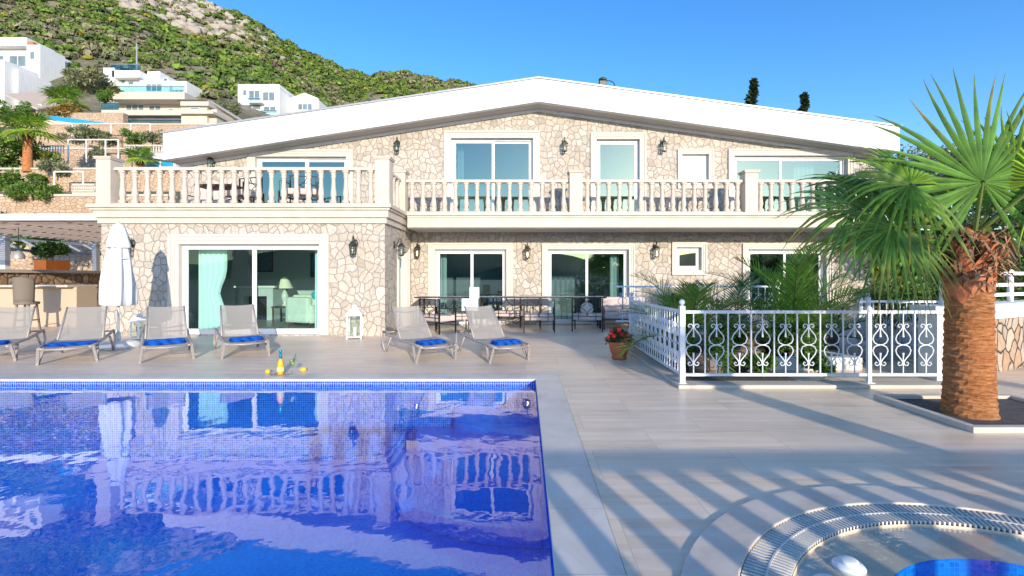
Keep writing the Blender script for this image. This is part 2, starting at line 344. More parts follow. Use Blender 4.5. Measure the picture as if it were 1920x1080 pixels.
# palm trunk: ringed fibrous bark
m, n, ns, ls, bs = newmat('palm_bark')
v = objco(ns, ls, (1,1,1)); mp = ns.new('ShaderNodeMapping'); mp.inputs['Scale'].default_value = (5,5,34); ls.new(v, mp.inputs[0])
t = node(ns, 'ShaderNodeTexNoise', i_Scale=1.3, i_Detail=9.0, i_Roughness=.75, i_Distortion=.8); ls.new(mp.outputs[0], t.inputs['Vector'])
r = ramp(ns, [(.30, (.10,.035,.015)), (.44, (.40,.15,.05)), (.56, (.64,.29,.11)), (.70, (.76,.46,.24))]); ls.new(t.outputs[0], r.inputs[0])
t2 = node(ns, 'ShaderNodeTexNoise', i_Scale=1.5, i_Detail=3.0); ls.new(v, t2.inputs['Vector'])
r2 = ramp(ns, [(.4, (1,.88,.78)), (.65, (.95,1.0,1.0))]); ls.new(t2.outputs[0], r2.inputs[0])
ls.new(mixc(ns, ls, 1.0, r.outputs[0], r2.outputs[0], 'MULTIPLY'), bs.inputs['Base Color']); bs.inputs['Roughness'].default_value = .85
bump(ns, ls, t.outputs[0], bs, .9, .05)
# wicker weave
m, n, ns, ls, bs = newmat('wicker'); v = objco(ns, ls); wv = node(ns, 'ShaderNodeTexWave', bands_direction='Z', i_Scale=14.0, i_Distortion=1.0); ls.new(v, wv.inputs['Vector'])
r = ramp(ns, [(0, (.16,.13,.10)), (1, (.44,.38,.31))]); ls.new(wv.outputs[0], r.inputs[0]); ls.new(r.outputs[0], bs.inputs['Base Color']); bump(ns, ls, wv.outputs[0], bs, .8, .02)
# pebble mosaic table top
m, n, ns, ls, bs = newmat('table_mosaic'); v = objco(ns, ls); vo = node(ns, 'ShaderNodeTexVoronoi', i_Scale=16.0); ls.new(v, vo.inputs['Vector'])
hs = ns.new('ShaderNodeSeparateColor'); ls.new(vo.outputs['Color'], hs.inputs[0]); r = ramp(ns, [(0, (.06,.06,.07)), (.34, (.22,.20,.20)), (.42, (.75,.72,.70)), (1, (.8,.78,.76))]); r.color_ramp.interpolation = 'CONSTANT'
ls.new(hs.outputs[0], r.inputs[0]); ls.new(r.outputs[0], bs.inputs['Base Color']); bs.inputs['Roughness'].default_value = .4
# hillside ground
m, n, ns, ls, bs = newmat('hill_ground'); v = objco(ns, ls)
t = node(ns, 'ShaderNodeTexNoise', i_Scale=.06, i_Detail=10.0, i_Roughness=.7); ls.new(v, t.inputs['Vector'])
r = ramp(ns, [(.32, (.12,.14,.06)), (.48, (.24,.23,.14)), (.60, (.36,.32,.26)), (.74, (.46,.42,.37))]); ls.new(t.outputs[0], r.inputs[0])
t2 = node(ns, 'ShaderNodeTexNoise', i_Scale=.6, i_Detail=8.0, i_Roughness=.75); ls.new(v, t2.inputs['Vector'])
r2 = ramp(ns, [(.35, (.55,.52,.5)), (.6, (1.15,1.12,1.1))]); ls.new(t2.outputs[0], r2.inputs[0])
ls.new(mixc(ns, ls, 1.0, r.outputs[0], r2.outputs[0], 'MULTIPLY'), bs.inputs['Base Color']); bs.inputs['Roughness'].default_value = .95
bump(ns, ls, t2.outputs[0], bs, 1.0, 1.2)

# ================================================================== GROUND, DECK, POOL
def S(name, mb, mat, **k): return tag(mb.build(name, mat, **k), kind='structure')
g = MB(); g.add([(-2500,-2500,-2.2), (2500,-2500,-2.2), (2500,2500,-2.2), (-2500,2500,-2.2)], [(0,1,2,3)]); S('ground', g, 'road_ground')
TC = (2.45, 1.64); TR = 1.83
d = MB()
def flat(m, x0, x1, y0, y1, z): m.add([(x0,y0,z),(x1,y0,z),(x1,y1,z),(x0,y1,z)], [(0,1,2,3)])
flat(d, -19.2, 24, 7.55, 30, 0)
flat(d, .53, .56, -9, 7.55, 0); flat(d, 4.36, 24, -9, 7.55, 0); flat(d, .56, 4.36, -9, -.5, 0); flat(d, .56, 4.36, 3.8, 7.55, 0)
flat(d, -19.2, .53, -9, .24, 0)
K = 120; ring = []; sq = []
for k in range(K):
    t = 2*math.pi*k/K; c, s = math.cos(t), math.sin(t); ring.append((TC[0]+TR*c, TC[1]+TR*s, 0))
    q = 9
    if c > 1e-6: q = min(q, (4.36-TC[0])/c)
    if c < -1e-6: q = min(q, (.56-TC[0])/c)
    if s > 1e-6: q = min(q, (3.8-TC[1])/s)
    if s < -1e-6: q = min(q, (-.5-TC[1])/s)
    sq.append((TC[0]+q*c, TC[1]+q*s, 0))
d.add(ring+sq, [(k, K+k, K+(k+1) % K, (k+1) % K) for k in range(K)])
for cx_, cy_ in ((.56,-.5), (4.36,-.5), (4.36,3.8), (.56,3.8)):        # close the four little corner gaps
    near = sorted(sq, key=lambda p: math.hypot(p[0]-cx_, p[1]-cy_))[:2]
    d.add([near[0], near[1], (cx_, cy_, 0)], [(0,1,2)])
S('deck', d, 'deck')
cp = MB(); cp.box(-11.6, .53, 7.155, 7.55, -.035, 0); cp.box(.155, .53, .24, 7.155, -.035, 0); cp.box(-11.6, .155, .24, .625, -.035, 0)
S('pool_coping', cp, 'coping', bevel=.006)
x0, x1, y0, y1, zt, zb = -11.2, .178, .6, 7.18, -.036, -1.25
pb = MB(); pb.add([(x0,y0,zt),(x1,y0,zt),(x1,y1,zt),(x0,y1,zt),(x0,y0,zb),(x1,y0,zb),(x1,y1,zb),(x0,y1,zb)],
    [(0,4,5,1),(1,5,6,2),(2,6,7,3),(3,7,4,0)])
S('pool_wall', pb, 'mosaic', fix=False)
pf = MB(); flat(pf, x0, x1, y0, y1, zb); S('pool_floor', pf, 'mosaic_floor')
st = MB()
for r_, z_ in ((2.35,-1.05), (1.8,-.75), (1.25,-.45)):
    poly = [(x1-.002, y1-.002)]+[(x1-.002-r_*math.sin(a), y1-.002-r_*math.cos(a)) for a in [math.pi/2*i/20 for i in range(21)]][::-1]
    st.prism(poly, zb+.01, z_)
S('pool_step', st, 'mosaic_floor')
wt = MB(); flat(wt, x0, x1, y0, y1, -.105); S('pool_water', wt, 'water', fix=False)

# hot tub
ht = thing('hot_tub', 'round sunken hot tub with stone rim, slotted white overflow grate and blue middle', 'hot tub', (TC[0], TC[1], 0))
def annulus(r0, r1, z0, z1, n=128, c=(0,0)):
    m = MB(); v = []
    for k in range(n):
        t = 2*math.pi*k/n; a, b = math.cos(t), math.sin(t)
        v += [(c[0]+r0*a, c[1]+r0*b, z0), (c[0]+r1*a, c[1]+r1*b, z0), (c[0]+r1*a, c[1]+r1*b, z1), (c[0]+r0*a, c[1]+r0*b, z1)]
    f = []
    for k in range(n):
        o, p = 4*k, 4*((k+1) % n)
        f += [(o,o+1,p+1,p), (o+1,o+2,p+2,p+1), (o+2,o+3,p+3,p+2), (o+3,o,p,p+3)]
    return m.add(v, f)
annulus(1.556, 1.826, -.2, .018).build('rim', 'tub_stone', ht, bevel=.008)
annulus(1.326, 1.555, -.2, -.07).build('channel', 'black_iron', ht)
gr = MB()
for k in range(300):
    t = 2*math.pi*k/300; a, b = math.cos(t), math.sin(t); h = .0058
    o = len(gr.v); gr.box(1.333, 1.550, -h, h, -.012, .008); gr.xf(Matrix.Rotation(t, 4, 'Z'), o)
for rr in (1.44, 1.40, 1.49):
    q = annulus(rr-.005, rr+.005, -.03, -.013 if rr != 1.44 else .0095); gr.add(q.v, q.f)
gr.build('overflow_grate', plain('grate_plastic', (.66,.63,.58), .7, var=.08, bmp=0), ht)
BO = .23; m = MB(); n_ = 128
for k in range(n_):
    t = 2*math.pi*k/n_; a, b = math.cos(t), math.sin(t); m.v += [(.80*a, BO+.80*b, -.05), (1.325*a, 1.325*b, -.032), (1.331*a, 1.331*b, -.012), (1.331*a, 1.331*b, -.2)]
for k in range(n_): o = 4*k; p = 4*((k+1) % n_); m.f += [(o,o+1,p+1,p), (o+1,o+2,p+2,p+1), (o+2,o+3,p+3,p+2)]
m.build('ledge', plain('tan_stone', (.72,.54,.38), .6, var=.15, scale=2, bmp=.1), ht)
bw = MB(); bw.lathe([(.01,-.9), (.798,-.9), (.80,-.05)], (0,BO,0), n=64); bw.f = bw.f[:-1]; bw.build('bowl', 'mosaic_floor', ht)
wb = MB(); wb.add([(1.323*math.cos(2*math.pi*k/96), 1.323*math.sin(2*math.pi*k/96), -.022) for k in range(96)], [tuple(range(96))])
tag(wb.build('tub_water', 'tub_water', None, loc=(TC[0], TC[1], 0), fix=False), kind='structure')
def jet(x, y, lab):
    t = thing('jet_cap', lab, 'water jet', (x, y, -.045), group='white jet caps on the hot tub ledge')
    t.scale = (.72,.72,.75)
    a = MB(); a.lathe([(.001,0), (.11,0), (.112,.03), (.095,.05), (.001,.052)], n=28); a.build('base', 'white_paint', t, True)
    b = MB(); b.lathe([(.001,.052), (.062,.052), (.064,.07), (.05,.078), (.001,.074)], n=24); b.build('cap', 'white_render', t, True)
jet(1.765, 2.56, 'round white jet cap farther from the camera on the hot tub ledge')
jet(1.55, 2.40, 'round white jet cap nearest the picture edge on the hot tub ledge')

# ================================================================== VILLA
villa = thing('villa', 'long two storey cream stone villa with wide low white gable and balustraded terraces', 'villa', (0, 15, 0))
VL = Vector((0,-15,0))
def vp(name, mb, mat, parent=None, **k):              # a part of the villa, coordinates in world space
    for i, v in enumerate(mb.v): mb.v[i] = (v[0], v[1]-15, v[2])
    return mb.build(name, mat, villa if parent is None else parent, **k)
D1, D2, D3, D4 = 12.4, 13.8, 15.25, 14.6
def sof(x): return 7.02-(.1556 if x < .415 else .141)*abs(x-.415)
def ztp(x): return 7.74-(.1462 if x < .415 else .1343)*abs(x-.415)
def holed(m, xa, xb, za, ztop, y0, y1, holes, step=None, extra=()):
    xs = sorted(set([xa, xb]+[h[0] for h in holes]+[h[1] for h in holes]+list(extra)))
    for a, b in zip(xs[:-1], xs[1:]):
        mid = (a+b)/2; hs = sorted([h for h in holes if h[0] < mid < h[1]], key=lambda h: h[2]); z = za
        for h in hs:
            if h[2] > z+.001: m.box(a, b, y0, y1, z, h[2])
            z = h[3]
        ta, tb = ztop(a), ztop(b)
        if min(ta, tb) > z+.001: m.hexa([(a,y0,z),(b,y0,z),(b,y1,z),(a,y1,z),(a,y0,ta),(b,y0,tb),(b,y1,tb),(a,y1,ta)])
def rectpx(D, px0, px1, py0, py1): return (gx(px0,D), gx(px1,D), gz(py1,D), gz(py0,D))
L1 = rectpx(D1, 335, 600, 457, 628)
TF = 3.47
def up(px0, px1, py0): r = rectpx(D3, px0, px1, py0, 400); return (r[0], r[1], TF, r[3])
U1, U2, U3, U5 = up(478,650,293), up(845,1000,258), up(1118,1200,260), up(1376,1590,291)
U4 = rectpx(D3, 1278, 1330, 288, 346)
def lo(px0, px1, py0): r = rectpx(D3, px0, px1, py0, 600); return (r[0], r[1], .03, r[3])
L2, L3, L5 = lo(815,950,467), lo(1026,1180,467), lo(1402,1550,467)
L4 = rectpx(D3, 1268, 1316, 463, 507)
# walls
m = MB(); holed(m, -11.2, -3.71, 0, lambda x: 2.98, D1, D1+.3, [L1])
SD = (13.72, 14.72, .03, 2.36)                        # side door y0,y1,z0,z1
m.box(-4.01, -3.71, D1+.3, SD[0], 0, 2.98); m.box(-4.01, -3.71, SD[1], D3, 0, 2.98); m.box(-4.01, -3.71, SD[0], SD[1], SD[3], 2.98)
m.box(-11.2, -10.9, D1+.3, 25, 0, 2.98)
vp('ground_floor_wall', m, 'cladding')
m = MB(); holed(m, -3.71, 11.6, 0, lambda x: 3.2, D3, D3+.3, [L2, L3, L4, L5]); m.box(11.3, 11.6, D3+.3, 25, 0, 3.2); vp('wing_wall', m, 'cladding')
m = MB(); holed(m, -11.2, 11.6, 3.2, lambda x: sof(x)+.05, D3, D3+.3, [U1, U2, U3, U4, U5], extra=(.415,)); m.box(11.3, 11.6, D3+.3, 25, 3.2, 5.4); m.box(-11.2, -10.9, D3+.3, 25, 3.2, 5.2)
vp('upper_floor_wall', m, 'cladding')
m = MB(); m.box(-11.2, 11.6, 25, 25.3, 0, 7); vp('back_wall', m, 'white_render')
# interiors
m = MB(); m.box(-10.9, 11.3, D3+.3, 25, 3.15, 3.3); vp('upper_floor', m, 'room_floor')
m = MB(); m.box(-10.9, -4.01, D1+.3, 17.6, .0, .03); vp('living_room_floor', m, 'room_floor')
m = MB(); m.box(-10.9, -4.01, 17.6, 17.7, .03, 2.96); m.box(-10.9, -10.85, D1+.3, 17.6, .03, 2.96); m.box(-4.06, -4.01, D3, 17.6, .03, 2.96); m.box(-10.85, -4.06, D1+.3, 17.6, 2.93, 2.97)
vp('living_room_wall', m, 'room_wall')
m = MB(); m.box(-4.0, 11.3, 18.6, 18.7, .0, 3.1); m.box(-4.0, 11.3, D3+.3, 18.6, .0, .02); m.box(-4.0, 11.3, D3+.3, 18.6, 3.1, 3.14)
for xx in (.2, 4.4, 6.4): m.box(xx, xx+.1, D3+.3, 18.6, .02, 3.1)
vp('wing_room_wall', m, 'dark_room')
m = MB(); m.box(-10.9, 11.3, 18.6, 18.7, 3.3, 6.9)
for xx in (-5.3, -3.1, .9, 1.6, 4.4, 6.4): m.box(xx, xx+.1, D3+.3, 18.6, 3.3, 5.6)
vp('upper_room_wall', m, 'dark_room')
# terrace slab with stepped cornice
m = MB(); CX0, CX1 = -11.2, -3.71
for z0_, z1_, p in ((3.37,3.467,.22), (3.31,3.37,.17), (3.12,3.31,.12), (2.97,3.12,.06)):
    m.box(CX0-p, CX1+p, D1-p, 15.245, z0_, z1_)
vp('cornice', m, 'travertine', bevel=.008)
m = MB()
for z0_, z1_, yy in ((3.37,3.466,D2-.02), (3.31,3.37,D2+.03), (3.03,3.31,D2+.06)): m.box(CX1+.225, 11.9, yy, 15.245, z0_, z1_)
vp('balcony_slab', m, 'travertine', bevel=.006)
m = MB(); m.box(CX1+.23, 11.88, D2+.1, 15.24, 3.01, 3.027); vp('balcony_soffit', m, 'soffit_paint')
# roof
m = MB(); m.prismy([(-11.28, ztp(-11.28)-.83), (.415, 7.02), (11.65, sof(11.65)), (11.65, ztp(11.65)), (.415, 7.74), (-11.28, ztp(-11.28))], D4, D4+.18)
roof = MB(); roof.prismy([(-11.27, sof(-11.27)+.002), (.415, 7.022), (11.64, sof(11.64)+.002), (11.64, sof(11.64)+.55), (.415, 7.57), (-11.27, sof(-11.27)+.6)], D4+.18, 25.4)
rf = vp('roof', roof, 'soffit_paint')
vp('fascia', m, 'white_render', rf, bevel=.01)
m = MB()
for x in (-8.6, -5.6, -2.6, .415, 3.4, 6.4, 9.4): m.box(x-.006, x+.006, D4-.003, D4-.0005, sof(x)+.03, ztp(x)-.01)
vp('panel_joint', m, 'soffit_paint', rf)
m = MB()
for a, b in ((-11.34,.415), (.415,11.71)):
    m.hexa([(a,D4-.04,ztp(a)), (b,D4-.04,ztp(b)), (b,D4+.24,ztp(b)), (a,D4+.24,ztp(a)), (a,D4-.04,ztp(a)+.05), (b,D4-.04,ztp(b)+.05), (b,D4+.24,ztp(b)+.05), (a,D4+.24,ztp(a)+.05)])
vp('parapet_coping', m, 'grey_metal', rf)
m = MB()
for a, b in ((-11.2,.415), (.415,11.6)):
    m.hexa([(a,D3-.05,sof(a)-.09), (b,D3-.05,sof(b)-.09), (b,D3-.002,sof(b)-.09), (a,D3-.002,sof(a)-.09), (a,D3-.05,sof(a)), (b,D3-.05,sof(b)), (b,D3-.002,sof(b)), (a,D3-.002,sof(a))])
vp('gable_trim', m, 'white_render')
m = MB(); m.tube([(11.72,D3-.1,0), (11.72,D3-.1,5.3)], .06, 12)
for zz in (.4, 2.2, 4.2): m.tube([(11.72,D3-.1,zz), (11.72,D3-.1,zz+.06)], .075, 12)
vp('downpipe', m, 'pvc')

# windows and doors --------------------------------------------------
def opening(name, r, D, splits, T, glass, sill=False, mat=None, sub=None, front=1):
    """r = x0,x1,z0,z1 of the hole in a wall whose face is at y=D; mat places it elsewhere."""
    x0, x1, z0, z1 = r
    f = MB(); y = D+.13; fw = .07
    f.box(x0, x0+fw, y, y+.1, z0, z1); f.box(x1-fw, x1, y, y+.1, z0, z1); f.box(x0+fw, x1-fw, y, y+.1, z1-fw, z1); f.box(x0+fw, x1-fw, y, y+.1, z0, z0+.05)
    ed = [x0+fw]+[x0+(x1-x0)*s for s in splits]+[x1-fw]; pan = []
    for i, (a, b) in enumerate(zip(ed[:-1], ed[1:])):
        a2 = a-.03 if i else a; b2 = b+.03 if i < len(ed)-2 else b; yy = y+.012+(i % 2)*.04; sw = .075
        f.box(a2, a2+sw, yy, yy+.036, z0+.05, z1-fw); f.box(b2-sw, b2, yy, yy+.036, z0+.05, z1-fw)
        f.box(a2+sw, b2-sw, yy, yy+.036, z1-fw-sw, z1-fw); f.box(a2+sw, b2-sw, yy, yy+.036, z0+.05, z0+.05+sw*1.3)
        pan.append((a2+sw, b2-sw, yy+.018, z0+.05+sw*1.3, z1-fw-sw))
    def put(mb): 
        if mat is not None: mb.xf(mat)
        return mb
    o = vp(name, put(f), 'pvc', bevel=.004)
    t = MB()
    for k, (a, b, pr) in enumerate(((0,.34,.022), (.34,.72,.04), (.72,1.0,.065))):
        i0, i1 = T*a, T*b; ya = D-pr; yb = D-.002
        zb_ = z0-(i1 if sill else 0); zb2 = z0-(i0 if sill else 0)
        t.box(x0-i1, x0-i0, ya, yb, zb_, z1+i1); t.box(x1+i0, x1+i1, ya, yb, zb_, z1+i1)
        t.box(x0-i0, x1+i0, ya, yb, z1+i0, z1+i1)
        if sill: t.box(x0-i0, x1+i0, ya, yb, z0-i1, z0-i0)
    e = .012                                          # lining of the reveal
    t.box(x0, x0+e, D-.02, D+.128, z0, z1); t.box(x1-e, x1, D-.02, D+.128, z0, z1); t.box(x0+e, x1-e, D-.02, D+.128, z1-e, z1)
    if sill: t.box(x0+e, x1-e, D-.04, D+.128, z0, z0+.015)
    vp('stone_surround', put(t), 'trim_stone', o)
    for (a, b, yy, za, zc) in pan:
        p = MB(); p.add([(a,yy,za),(b,yy,za),(b,yy,zc),(a,yy,zc)], [(0,1,2,3)]); vp('pane', put(p), glass, o, fix=False)
    return o
opening('sliding_door', L1, D1, [.51], .25, 'glass_clear')
opening('sliding_door', U1, D3, [.54], .22, 'glass_sky'); opening('sliding_door', U2, D3, [.51], .21, 'glass_sky')
opening('terrace_door', U3, D3, [], .19, 'glass_sky'); opening('sliding_door', U5, D3, [.43], .19, 'glass_sky')
opening('window', U4, D3, [], .14, 'frosted', True); opening('window', L4, D3, [], .15, 'glass_sky', True)
opening('sliding_door', L2, D3, [.51], .20, 'glass_dark'); opening('sliding_door', L3, D3, [.49], .17, 'glass_dark'); opening('sliding_door', L5, D3, [.5], .18, 'glass_dark')
# side door in the east face of the projecting wing: local x -> world y
ms = Matrix(((0,-1,0,-3.71), (1,0,0,0), (0,0,1,0), (0,0,0,1)))
o = opening('side_door', (SD[0], SD[1], SD[2], SD[3]), 0, [], .16, 'glass_sky', mat=ms)

# balustrade ----------------------------------------------------------
bal = MB()
bal.box(-.062, .062, -.062, .062, 0, .07)
bal.lathe([(.060,.07), (.060,.09), (.046,.11), (.052,.15), (.062,.21), (.064,.26), (.056,.33), (.050,.40), (.046,.47), (.042,.55), (.041,.62), (.043,.66), (.056,.68), (.056,.70), (.043,.715), (.048,.74), (.058,.775), (.060,.80)], n=14)
bal.box(-.06, .06, -.06, .06, .80, .86)
bal.v = [(x*1.22, y*1.22, z) for x, y, z in bal.v]
balproto = None
def balustrade(name, a, b, spots_n, peds, z=3.467):
    global balproto
    a = Vector((*a, 0)); b = Vector((*b, 0)); dd = (b-a); L = dd.length; u = dd/L; ang = math.atan2(u.y, u.x)
    e = bpy.data.objects.new(name, None); C.objects.link(e); e.parent = villa; e.location = (a.x, a.y-15, z); e.rotation_euler = (0,0,ang)
    r = MB(); r.box(0, L, -.075, .075, 0, .035); r.box(0, L, -.085, .085, .895, .965); r.box(0, L, -.06, .06, .965, .985); r.build('rail', 'travertine', e, bevel=.012)
    for k in range(spots_n):
        if balproto is None:
            o = bal.build('baluster', 'travertine', e, True); balproto = o
            for p in o.data.polygons: p.use_smooth = len(p.vertices) == 4 and abs(p.normal.z) < .9
        else:
            o = balproto.copy(); C.objects.link(o); o.parent = e
        o.location = (L*(k+.5)/spots_n, 0, .035)
    for x in peds:
        p = MB(); p.box(x-.19, x+.19, -.19, .19, 0, 1.16); p.box(x-.22, x+.22, -.22, .22, 1.16, 1.20); p.box(x-.235, x+.235, -.235, .235, 1.20, 1.235)
        p.build('pedestal', 'travertine', e, bevel=.008)
    return e
balustrade('terrace_balustrade', (-10.8,12.4), (-3.92,12.4), 21, (-.19, 7.07))
balustrade('return_balustrade', (-3.72,12.6), (-3.72,13.77), 3, ())
balustrade('balcony_balustrade', (-3.53,13.97), (1.30,13.97), 15, (-.19, 5.02))
balustrade('balcony_balustrade', (1.68,13.97), (6.46,13.97), 15, (4.97,))
balustrade('balcony_balustrade', (6.84,13.97), (11.5,13.97), 15, (4.85,))

# ================================================================== WALL LANTERNS
def wall_lantern_proto(lit):
    t = thing('wall_lantern', 'x', 'wall lamp', (0,0,0), 0, 'lantern lamps on the villa walls')
    a = MB(); a.lathe([(.001,0), (.05,.0), (.055,.012), (.03,.03), (.001,.03)], n=16); a.xf(Matrix.Translation((0,0,.02)) @ Matrix.Rotation(R(90), 4, 'X'))
    a.v = [(x, y*1, (z-.02)*1.7+.02) for x, y, z in a.v]; a.build('wall_plate', 'bronze', t, True)
    a = MB(); a.tube([(0,-.02,.0), (0,-.07,.02), (0,-.10,.10), (0,-.13,.17), (0,-.17,.17), (0,-.185,.13), (0,-.18,.09)], .011, 8)
    a.tube([(0,-.03,-.05), (0,-.07,-.06), (0,-.08,-.03), (0,-.06,-.02)], .007, 6); a.build('arm', 'bronze', t, True)
    a = MB(); a.lathe([(.012,.10), (.016,.07), (.05,.045), (.085,.0), (.10,-.012), (.10,-.025), (.001,-.025)], (0,-.18,0), 6); a.ball((0,-.18,.115), .017, 8, 6); a.build('roof_cap', 'bronze', t)
    a = MB()
    for k in range(6):
        q = 2*math.pi*k/6; a.bar((.078*math.cos(q),-.18+.078*math.sin(q),-.02), (.062*math.cos(q),-.18+.062*math.sin(q),-.23), .011)
    a.lathe([(.001,-.25), (.05,-.25), (.072,-.235), (.072,-.22), (.001,-.22)], (0,-.18,0), 6)
    a.lathe([(.072,-.10), (.075,-.10), (.074,-.112), (.070,-.112)], (0,-.18,0), 6)
    a.ball((0,-.18,-.262), .014, 8, 6); a.build('cage', 'bronze', t)
    a = MB(); a.lathe([(.074,-.025), (.058,-.222)], (0,-.18,0), 6); a.f = a.f[:-2]; a.build('glass', 'lantern_glass', t)
    a = MB(); a.lathe([(.008,-.22), (.012,-.17), (.026,-.13), (.020,-.09), (.003,-.075)], (0,-.18,0), 10); a.build('bulb', 'bulb' if lit else 'candle', t, True)
    return t
lanterns = [
 (250,463,D1,1,1.15,'lit wall lantern between the folded parasol and the big ground floor sliding door'),
 (667,463,D1,0,1.15,'unlit wall lantern above the white floor lantern, right of the big sliding door'),
 (785,470,D3,1,1.15,'lit wall lantern just left of the leftmost recessed ground floor sliding door'),
 (989,472,D3,1,1.15,'lit wall lantern between the two recessed sliding doors behind the dining set'),
 (1228,470,D3,1,1.15,'lit wall lantern left of the small square ground floor window'),
 (1620,466,D3,0,1.15,'unlit wall lantern near the white downpipe at the right end of the villa'),
 (402,306,D3,0,1.1,'wall lantern on the upper terrace left of the leftmost upper door'),
 (747,275,D3,0,1.1,'wall lantern on the upper wall above the terrace corner pedestals'),
 (1058,275,D3,0,1.1,'wall lantern on the upper wall between the two middle upper doors'),
 (1242,275,D3,0,1.1,'wall lantern on the upper wall above and left of the small white blind window')]
pr = {0: None, 1: None}
for px, py, D, lit, s, lab in lanterns:
    x, y, z = at(px, py, D)
    if pr[lit] is None:
        pr[lit] = wall_lantern_proto(lit); t = pr[lit]; t.location = (x, y, z+.06*s); t.scale = (s*1.02,)*3; t['label'] = lab
    else: dup(pr[lit], (x, y, z+.06*s), 0, lab, (s*1.02,)*3)
dup(pr[0], (-3.71, 13.25, 2.44), R(90), 'unlit wall lantern on the side face of the projecting wing beside the side door', (1.15,)*3)

# ================================================================== LOUNGERS AND TOWELS
def make_lounger():
    t = thing('sun_lounger', 'x', 'sun lounger', (0,0,0), 0, 'sun loungers along the pool deck')
    W = .36; H = .31
    f = MB()
    for s in (-1, 1):
        f.tube([(s*(W-.06),-.01,H-.035), (s*W,.03,H-.01), (s*W,.25,H), (s*W,.9,H+.01), (s*W,1.25,H+.03), (s*(W+.01),1.6,H+.07), (s*(W+.01),1.88,H+.10)], [.02,.026,.026,.028,.028,.026,.022], 8)
    f.tube([(-W+.06,-.01,H-.035), (0,-.03,H-.045), (W-.06,-.01,H-.035)], .022, 8)
    f.tube([(-W,1.02,H-.01), (W,1.02,H-.01)], .016, 6); f.tube([(-W,1.86,H+.08), (W,1.86,H+.08)], .016, 6)
    f.build('frame', 'lounger_frame', t, True)
    for s in (-1, 1):
        l = MB(); q = W+.015
        l.bar((s*W,.02,H-.01), (s*(q+.02),.13,.015), .03, .045, (1,0,0)); l.bar((s*W,.36,H-.01), (s*(q+.02),.16,.015), .03, .045, (1,0,0)); l.box(s*(q+.02)-.02, s*(q+.02)+.02, .10, .19, 0, .03)
        l.build('leg', 'lounger_frame', t, bevel=.006)
        l = MB(); l.tube([(s*(W+.01),1.42,H+.03), (s*(q+.02),1.55,.16), (s*(q+.03),1.62,.015)], .02, 8); l.tube([(s*(W+.01),1.88,H+.10), (s*(q+.03),1.84,.2), (s*(q+.03),1.68,.015)], .02, 8)
        l.box(s*(q+.03)-.02, s*(q+.03)+.02, 1.60, 1.70, 0, .03); l.build('leg', 'lounger_frame', t, True)
    def sheet(p0, p1, sag, wid0, wid1, n=14):
        m = MB(); nx = 8
        for i in range(n+1):
            a = i/n; p = Vector(p0).lerp(Vector(p1), a)
            for k in range(nx+1):
                b = k/nx*2-1; ww = wid0+(wid1-wid0)*a
                m.v.append((b*ww, p.y, p.z-sag*(1-b*b)*(.4+.6*math.sin(math.pi*a))))
        for i in range(n):
            for k in range(nx): o = i*(nx+1)+k; m.f.append((o, o+1, o+nx+2, o+nx+1))
        return m
    s_ = sheet((0,.0,H+.005), (0,1.04,H+.022), .035, W-.02, W-.02); s_.build('seat_sling', 'sling', t, True)
    hinge = Vector((0,1.02,H+.02)); top = Vector((0,1.60,.95))
    s_ = sheet(hinge, top, .05, W-.03, W-.05); b = s_.build('backrest', 'sling', t, True)
    r = MB()
    for s in (-1, 1): r.tube([(s*(W-.03),hinge.y,hinge.z), (s*(W-.045),1.31,.645), (s*(W-.055),top.y,top.z-.01)], [.02,.019,.015], 8)
    for a in (.38, .86):
        p = hinge.lerp(top, a); r.tube([(-W+.04,p.y,p.z-.01), (0,p.y+.035,p.z-.05), (W-.04,p.y,p.z-.01)], .012, 6)
    for s in (-1, 1): r.tube([(s*.24,1.30,.60), (s*.26,1.50,.38)], .011, 6)
    r.build('backrest_frame', 'lounger_frame', b, True)
    return t
def towel_mesh():
    m = MB(); r_ = random.Random(3)
    for L in range(3):
        z = L*.024; nx, ny = 16, 10; o = len(m.v); w_, d_ = .27-.006*L, .15-.004*L
        for top in (0, 1):
            for j in range(ny+1):
                for i in range(nx+1):
                    a, b = i/nx*2-1, j/ny*2-1; e = max(abs(a), abs(b)); rr = (1-max(0, (e-.8)/.2)**2*.9)
                    h = .0125*(1 if top else -1)*rr*(.55+.45*rr)
                    m.v.append((a*w_+.004*math.sin(7*b+L), b*d_+.004*math.sin(9*a+2*L), z+.0125+h+.003*math.sin(11*a+5*b+L)*top))
        N = (nx+1)*(ny+1)
        for top in (0, 1):
            for j in range(ny):
                for i in range(nx):
                    q = o+top*N+j*(nx+1)+i; m.f.append((q, q+1, q+nx+2, q+nx+1) if top else (q, q+nx+1, q+nx+2, q+1))
        edge = [i for i in range(nx+1)]+[j*(nx+1)+nx for j in range(1, ny+1)]+[ny*(nx+1)+i for i in range(nx-1, -1, -1)]+[j*(nx+1) for j in range(ny-1, 0, -1)]
        for a, b in zip(edge, edge[1:]+edge[:1]): m.f.append((o+a, o+b, o+N+b, o+N+a))
    return m
lp = make_lounger(); tw = None
def gp(px, py): D = EYE*880/(py-520); return Vector(((px-985)*D/880, D))
